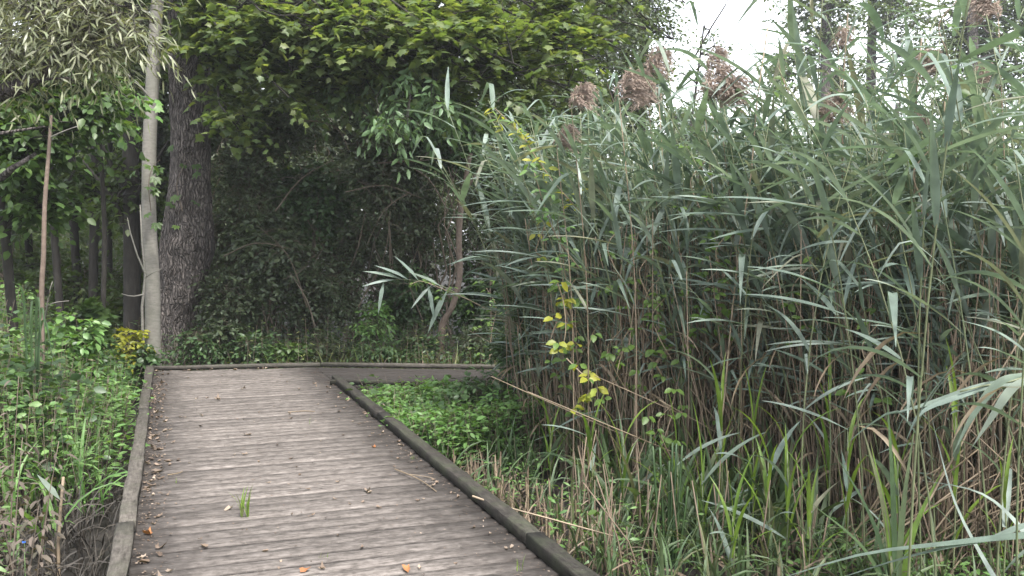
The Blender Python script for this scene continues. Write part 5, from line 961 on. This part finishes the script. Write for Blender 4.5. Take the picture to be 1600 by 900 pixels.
# ------------------------------------------------------------------ trees beyond the reeds
def bgtree(label, px, d, h, blobs, mat='far', size=(.16, .26), r=.22, k=7, ns=7, nt=6):
    x = (px - 800) / F_PX * d
    leafy_tree('distant_tree', label, (x, d, GZ), (x + rng.normal(0, .3), d, h), r, [(W(a, b_, d + rng.normal(0, .6)), np.array(rr), n) for a, b_, rr, n in blobs], T_BROAD, mat, size, 0, 'bark' if mat == 'far' else 'darkbark', .05, ns, nt, k, (.4, .9), .3, .7, None, T_TINY)
bgtree('dense dark-green small-leaved tree behind the plumes', 1000, 24, 11, [(1010, 20, (1.3, 1, 1.4), 7), (960, 90, (1.1, 1, 1.2), 6), (1020, 120, (.9, .9, .9), 5), (930, -40, (1.5, 1.2, 1.4), 5), (950, 190, (1.3, 1, 1.2), 6), (880, 150, (1.3, 1, 1.4), 6)], 'forest', (.09, .15), .16)
bgtree('tall pale tree standing far behind the reeds, with a gap of sky beside it', 1285, 36, 17, [(1290, 40, (2.0, 1.5, 1.6), 6), (1235, 110, (1.2, 1.2, 1.0), 3), (1330, 130, (1.6, 1.2, 1.3), 4), (1260, -40, (2.4, 2, 1.5), 5)])
bgtree('tall twin tree farther off behind the reeds', 1362, 40, 17, [(1400, 30, (2.2, 1.5, 1.6), 6), (1440, 110, (1.8, 1.2, 1.4), 4), (1370, -50, (2, 2, 2), 5)])
bgtree('broad pale-leaved tree behind the far end of the reed bed', 1520, 34, 15, [(1520, 60, (1.8, 1.2, 1.8), 8), (1580, 130, (1.6, 1.2, 1.8), 7), (1500, 180, (1.4, 1.2, 1.2), 5), (1600, 10, (1.6, 1.5, 1.6), 6)])
bgtree('rounded far tree low behind the reeds', 1180, 48, 8, [(1180, 235, (2.4, 1.5, 1.6), 7), (1240, 250, (2.2, 1.5, 1.4), 6)], 'far', (.2, .32))
bgtree('rounded far tree low behind the plumes', 1090, 44, 8, [(1090, 210, (2.2, 1.5, 1.8), 7), (1030, 220, (2.0, 1.5, 1.6), 6)], 'far', (.2, .32))
bgtree('rounded far tree low behind the tall pale one', 1400, 50, 9, [(1330, 240, (2.4, 1.5, 1.6), 7), (1430, 230, (2.4, 1.5, 1.8), 7), (1540, 240, (2.6, 1.5, 1.8), 7)], 'far', (.2, .32))
leafy_tree('slanting_tree', 'half-bare slanting branch tree against the white sky', (3.2, 20, GZ), W(1100, 40, 20), .035, [(W(1085, 110, 20), (.6, .5, .4), 3), (W(1120, 60, 20), (.6, .5, .5), 3)], T_OVAL, 'far', (.08, .12), 0, 'darkbark', .02, 4, 2, 5, (.3, .6), extra=[([W(1085, 90, 20), W(1110, 45, 20), W(1135, 5, 20), W(1150, -30, 20)], .022, .012)], lean=(0, 0, 0))
# a far-off wood all round the marsh
def far_wood():
    n = 5200; a = np.where(rng.random(n) < .4, rng.uniform(-.7, -.1, n), rng.uniform(-1.5, 1.5, n)); d = rng.uniform(60, 85, n); x, y = np.sin(a) * d, np.cos(a) * d; h = 5 + 3 * vnoise(a * 14, a * 0, 71) + np.where(x < 0, 4, 0)
    C = np.column_stack([x, y, GZ + h * rng.random(n) ** .6]); g = Geo(); k_ = 14; T = np.repeat(C, k_, 0) + rng.normal(0, .7, (n * k_, 3)); g.inst(T_TINY, rdir(n * k_), np.array([0, 0, .7]) + rng.normal(0, .5, (n * k_, 3)), T, rng.uniform(.5, .9, n * k_))
    tag(obj('far_wood', g.mesh('far_wood', M['far'])), 'far-off wood closing the view around the marsh', None, None, 'stuff')
far_wood()

# ------------------------------------------------------------------ what lies on the deck
def dead_leaf_me(seed, mat, wd=.6):
    r = np.random.default_rng(seed); n = 11; a = np.arange(n) / n * 6.283; rad = .5 * (1 + r.normal(0, .16, n)) * (1 + .18 * np.cos(5 * a + r.random()))
    o_ = np.column_stack([np.cos(a) * rad, np.sin(a) * rad * wd]); i_ = o_ * r.uniform(.4, .6, (n, 1)); P = np.vstack([[[0, 0]], i_, o_]); ax = r.uniform(-.4, .4); roll = r.uniform(.6, 2.6)
    z = roll * (P[:, 1] + ax * P[:, 0]) ** 2 + r.uniform(-.3, .9) * P[:, 0] ** 2 + r.normal(0, .05, len(P)); V = np.column_stack([P, z - z.min()])
    k = np.arange(n); F3 = np.column_stack([0 * k, 1 + k, 1 + (k + 1) % n]); F4 = np.column_stack([1 + k, 1 + n + k, 1 + n + (k + 1) % n, 1 + (k + 1) % n])
    return mesh_from('fallen_leaf', V, [F3, F4], mat)
FL = [dead_leaf_me(i, M['dead'], rng.uniform(.35, .75)) for i in range(8)]; FR = [dead_leaf_me(20 + i, M['rust'], .6) for i in range(3)]
def on_deck(u_, v_): p = uv(u_, v_); return (p[0], p[1], .004)
def fall(me, u_, v_, s_, label, group=None):
    o = tag(obj('fallen_leaf', me, None, on_deck(u_, v_)), label, 'leaf', group); o.scale = (s_, s_, s_); o.rotation_euler = (rng.normal(0, .12), rng.normal(0, .12), rng.random() * 6.28); return o
for i in range(150):
    fall(FL[int(rng.integers(8))], rng.uniform(4.2, 11.6), V_L + .02 + abs(rng.normal(0, .085)), rng.uniform(.018, .052), 'small curled dead leaf in the drift against the kerb by the herb bank', 'dead leaves against the kerb by the herb bank')
for i in range(54):
    fall(FL[int(rng.integers(8))], rng.uniform(4.2, 10.3), V_R - .03 - abs(rng.normal(0, .13)), rng.uniform(.018, .045), 'small curled dead leaf near the mossy kerb by the reeds', 'dead leaves near the mossy kerb')
for i in range(54):
    fall(FL[int(rng.integers(8))], rng.uniform(4.2, 11.4), rng.uniform(.1, 1.4), rng.uniform(.015, .038), 'small dry leaf lying alone on the open planks', 'dry leaves scattered on the planks')
for i in range(24):
    q = e0 + (e1 - e0) * rng.random() ** 1.8 - nn_ * rng.uniform(.02, .1); o = fall(FL[int(rng.integers(8))], 0, 0, rng.uniform(.03, .06), 'dead leaf lying along the foot of the end kerb', 'dead leaves along the end kerb'); o.location = (q[0], q[1], .004)
for px, py, s_, me, lab in [(232, 836, .065, FR[0], 'rust-orange curled leaf beside the kerb joint'), (476, 893, .055, FR[1], 'orange leaf on the open planks'), (636, 892, .06, FR[2], 'long red-brown leaf on the planks'), (575, 769, .07, FL[1], 'large curled tan leaf out on the bare planks'), (388, 681, .075, FL[2], 'long pale shrivelled leaf on the planks'), (341, 625, .06, FL[3], 'black and white curled leaf on the far planks'), (357, 797, .06, FL[4], 'dark folded leaf beside the grass tuft'), (240, 683, .07, FL[5], 'pale broad leaf in the drift by the grey kerb'), (247, 738, .08, FL[6], 'cream curled leaf in the drift by the grey kerb'), (415, 561, .14, FL[7], 'large brown leaf lying on the end kerb'), (318, 855, .045, FL[0], 'small pointed pale leaf on the near planks'), (382, 711, .045, FL[2], 'round pale leaf alone on the planks'), (583, 700, .05, FR[0], 'reddish leaf beside the mossy kerb')]:
    q = G(px, py); o = fall(me, 0, 0, s_, lab); o.location = (q[0], q[1], .004 if py > 570 else KF + .006)
o = fall(FL[3], 0, 0, .11, 'bleached pale dead leaf propped upright against the end kerb'); q = G(445, 566, KF); o.location = (q[0], q[1] + .1, .03); o.rotation_euler = (1.4, .2, 1.3)
def crumbs():
    n = 2600; v = np.concatenate([V_L + .01 + np.abs(rng.normal(0, .08, n // 2)), V_R - .01 - np.abs(rng.normal(0, .1, n // 4)), rng.uniform(V_L, V_R, n - n // 2 - n // 4)]); u_ = rng.uniform(3.5, 11.4, n); P = np.column_stack([np.outer(u_, UD) + np.outer(v, VD), np.full(n, .006)])
    g = Geo(); X = rdir(n, 0, .2); g.inst(T_TINY, X, np.array([0, 0, 1.]) + rng.normal(0, .3, (n, 3)), P, rng.uniform(.005, .018, n)); tag(obj('leaf_crumbs', g.mesh('leaf_crumbs', M['litter'])), 'crumbs of rotted leaf and seed on the planks', None, None, 'stuff')
crumbs()
def twig_on_deck(pts, r, label, mat='straw'):
    P = spline(pts, 10); b = P[0].copy(); g = Geo(); g.tubes(P, np.linspace(r, r * .6, 10), 5); tag(obj('twig', g.mesh('twig', M[mat], about=b), None, b), label, 'twig')
twig_on_deck([G(617, 733, .012), G(640, 742, .02), G(660, 752, .012), G(682, 768, .01)], .005, 'bent straw twig lying on the planks near the mossy kerb')
twig_on_deck([G(640, 741, .012), G(662, 744, .01), G(676, 747, .01)], .003, 'thin straw crossing the bent twig on the planks')
twig_on_deck([G(738, 775, KH + .012), W(780, 789, 5.3), W(850, 808, 5.25), W(960, 838, 5.3)], .007, 'long pale dry stalk resting across the mossy kerb')
twig_on_deck([W(800, 800, 5.6), W(830, 840, 5.5), W(850, 900, 5.4)], .006, 'dry blade slanting down from the stalk on the kerb')
twig_on_deck([G(450, 644, .01), G(475, 642, .012), G(492, 643, .01)], .006, 'pale straw on the far planks')
twig_on_deck([G(262, 742, .01), G(275, 740, .014), G(285, 737, .01)], .005, 'short pale stick near the grey kerb')
for px, py, h, n_, lab in [(381, 808, .2, 11, 'green grass tuft growing up between two planks'), (483, 663, .07, 4, 'tiny dry grass tuft between the far planks'), (275, 755, .05, 6, 'little green tuft in the leaf drift by the grey kerb'), (812, 893, .1, 5, 'small green grass tuft at the mossy kerb'), (505, 872, .03, 8, 'cushion of moss and grass between near planks'), (648, 718, .04, 5, 'yellow-green seedling beside the mossy kerb')]:
    b = G(px, py); t = thing('grass_tuft', lab, 'grass tuft', b)
    for j in range(n_):
        l = obj('blade', YOUNG_ME[j % 4] if j % 3 else mesh_from('blade', BL[2][0], BL[2][1], M['grass']), t, (rng.normal(0, .015), rng.normal(0, .006), 0)); k_ = h * rng.uniform(.5, 1.1); l.scale = (k_, k_ * 1.3, k_); l.rotation_euler = (0, 0, rng.random() * 6.28)

# ------------------------------------------------------------------ moist air over the marsh
def haze():
    a, z0, z1 = 1000., -3., 20.
    V = np.array([[x, y, z] for z in (z0, z1) for x, y in ((-a, -a), (a, -a), (a, a), (-a, a))]); F_ = np.array([[3, 2, 1, 0], [4, 5, 6, 7], [0, 1, 5, 4], [1, 2, 6, 5], [2, 3, 7, 6], [3, 0, 4, 7]])
    m, t, out = nodes('haze'); v = N(t, 'ShaderNodeVolumePrincipled'); v.inputs['Color'].default_value = (.93, .96, 1, 1); v.inputs['Density'].default_value = .0012; v.inputs['Anisotropy'].default_value = .3
    t.links.new(v.outputs[0], out.inputs['Volume']); tag(obj('haze', mesh_from('haze', V, [F_], m, None, False)), 'thin moist haze in the air over the marsh', None, None, 'stuff')
haze()
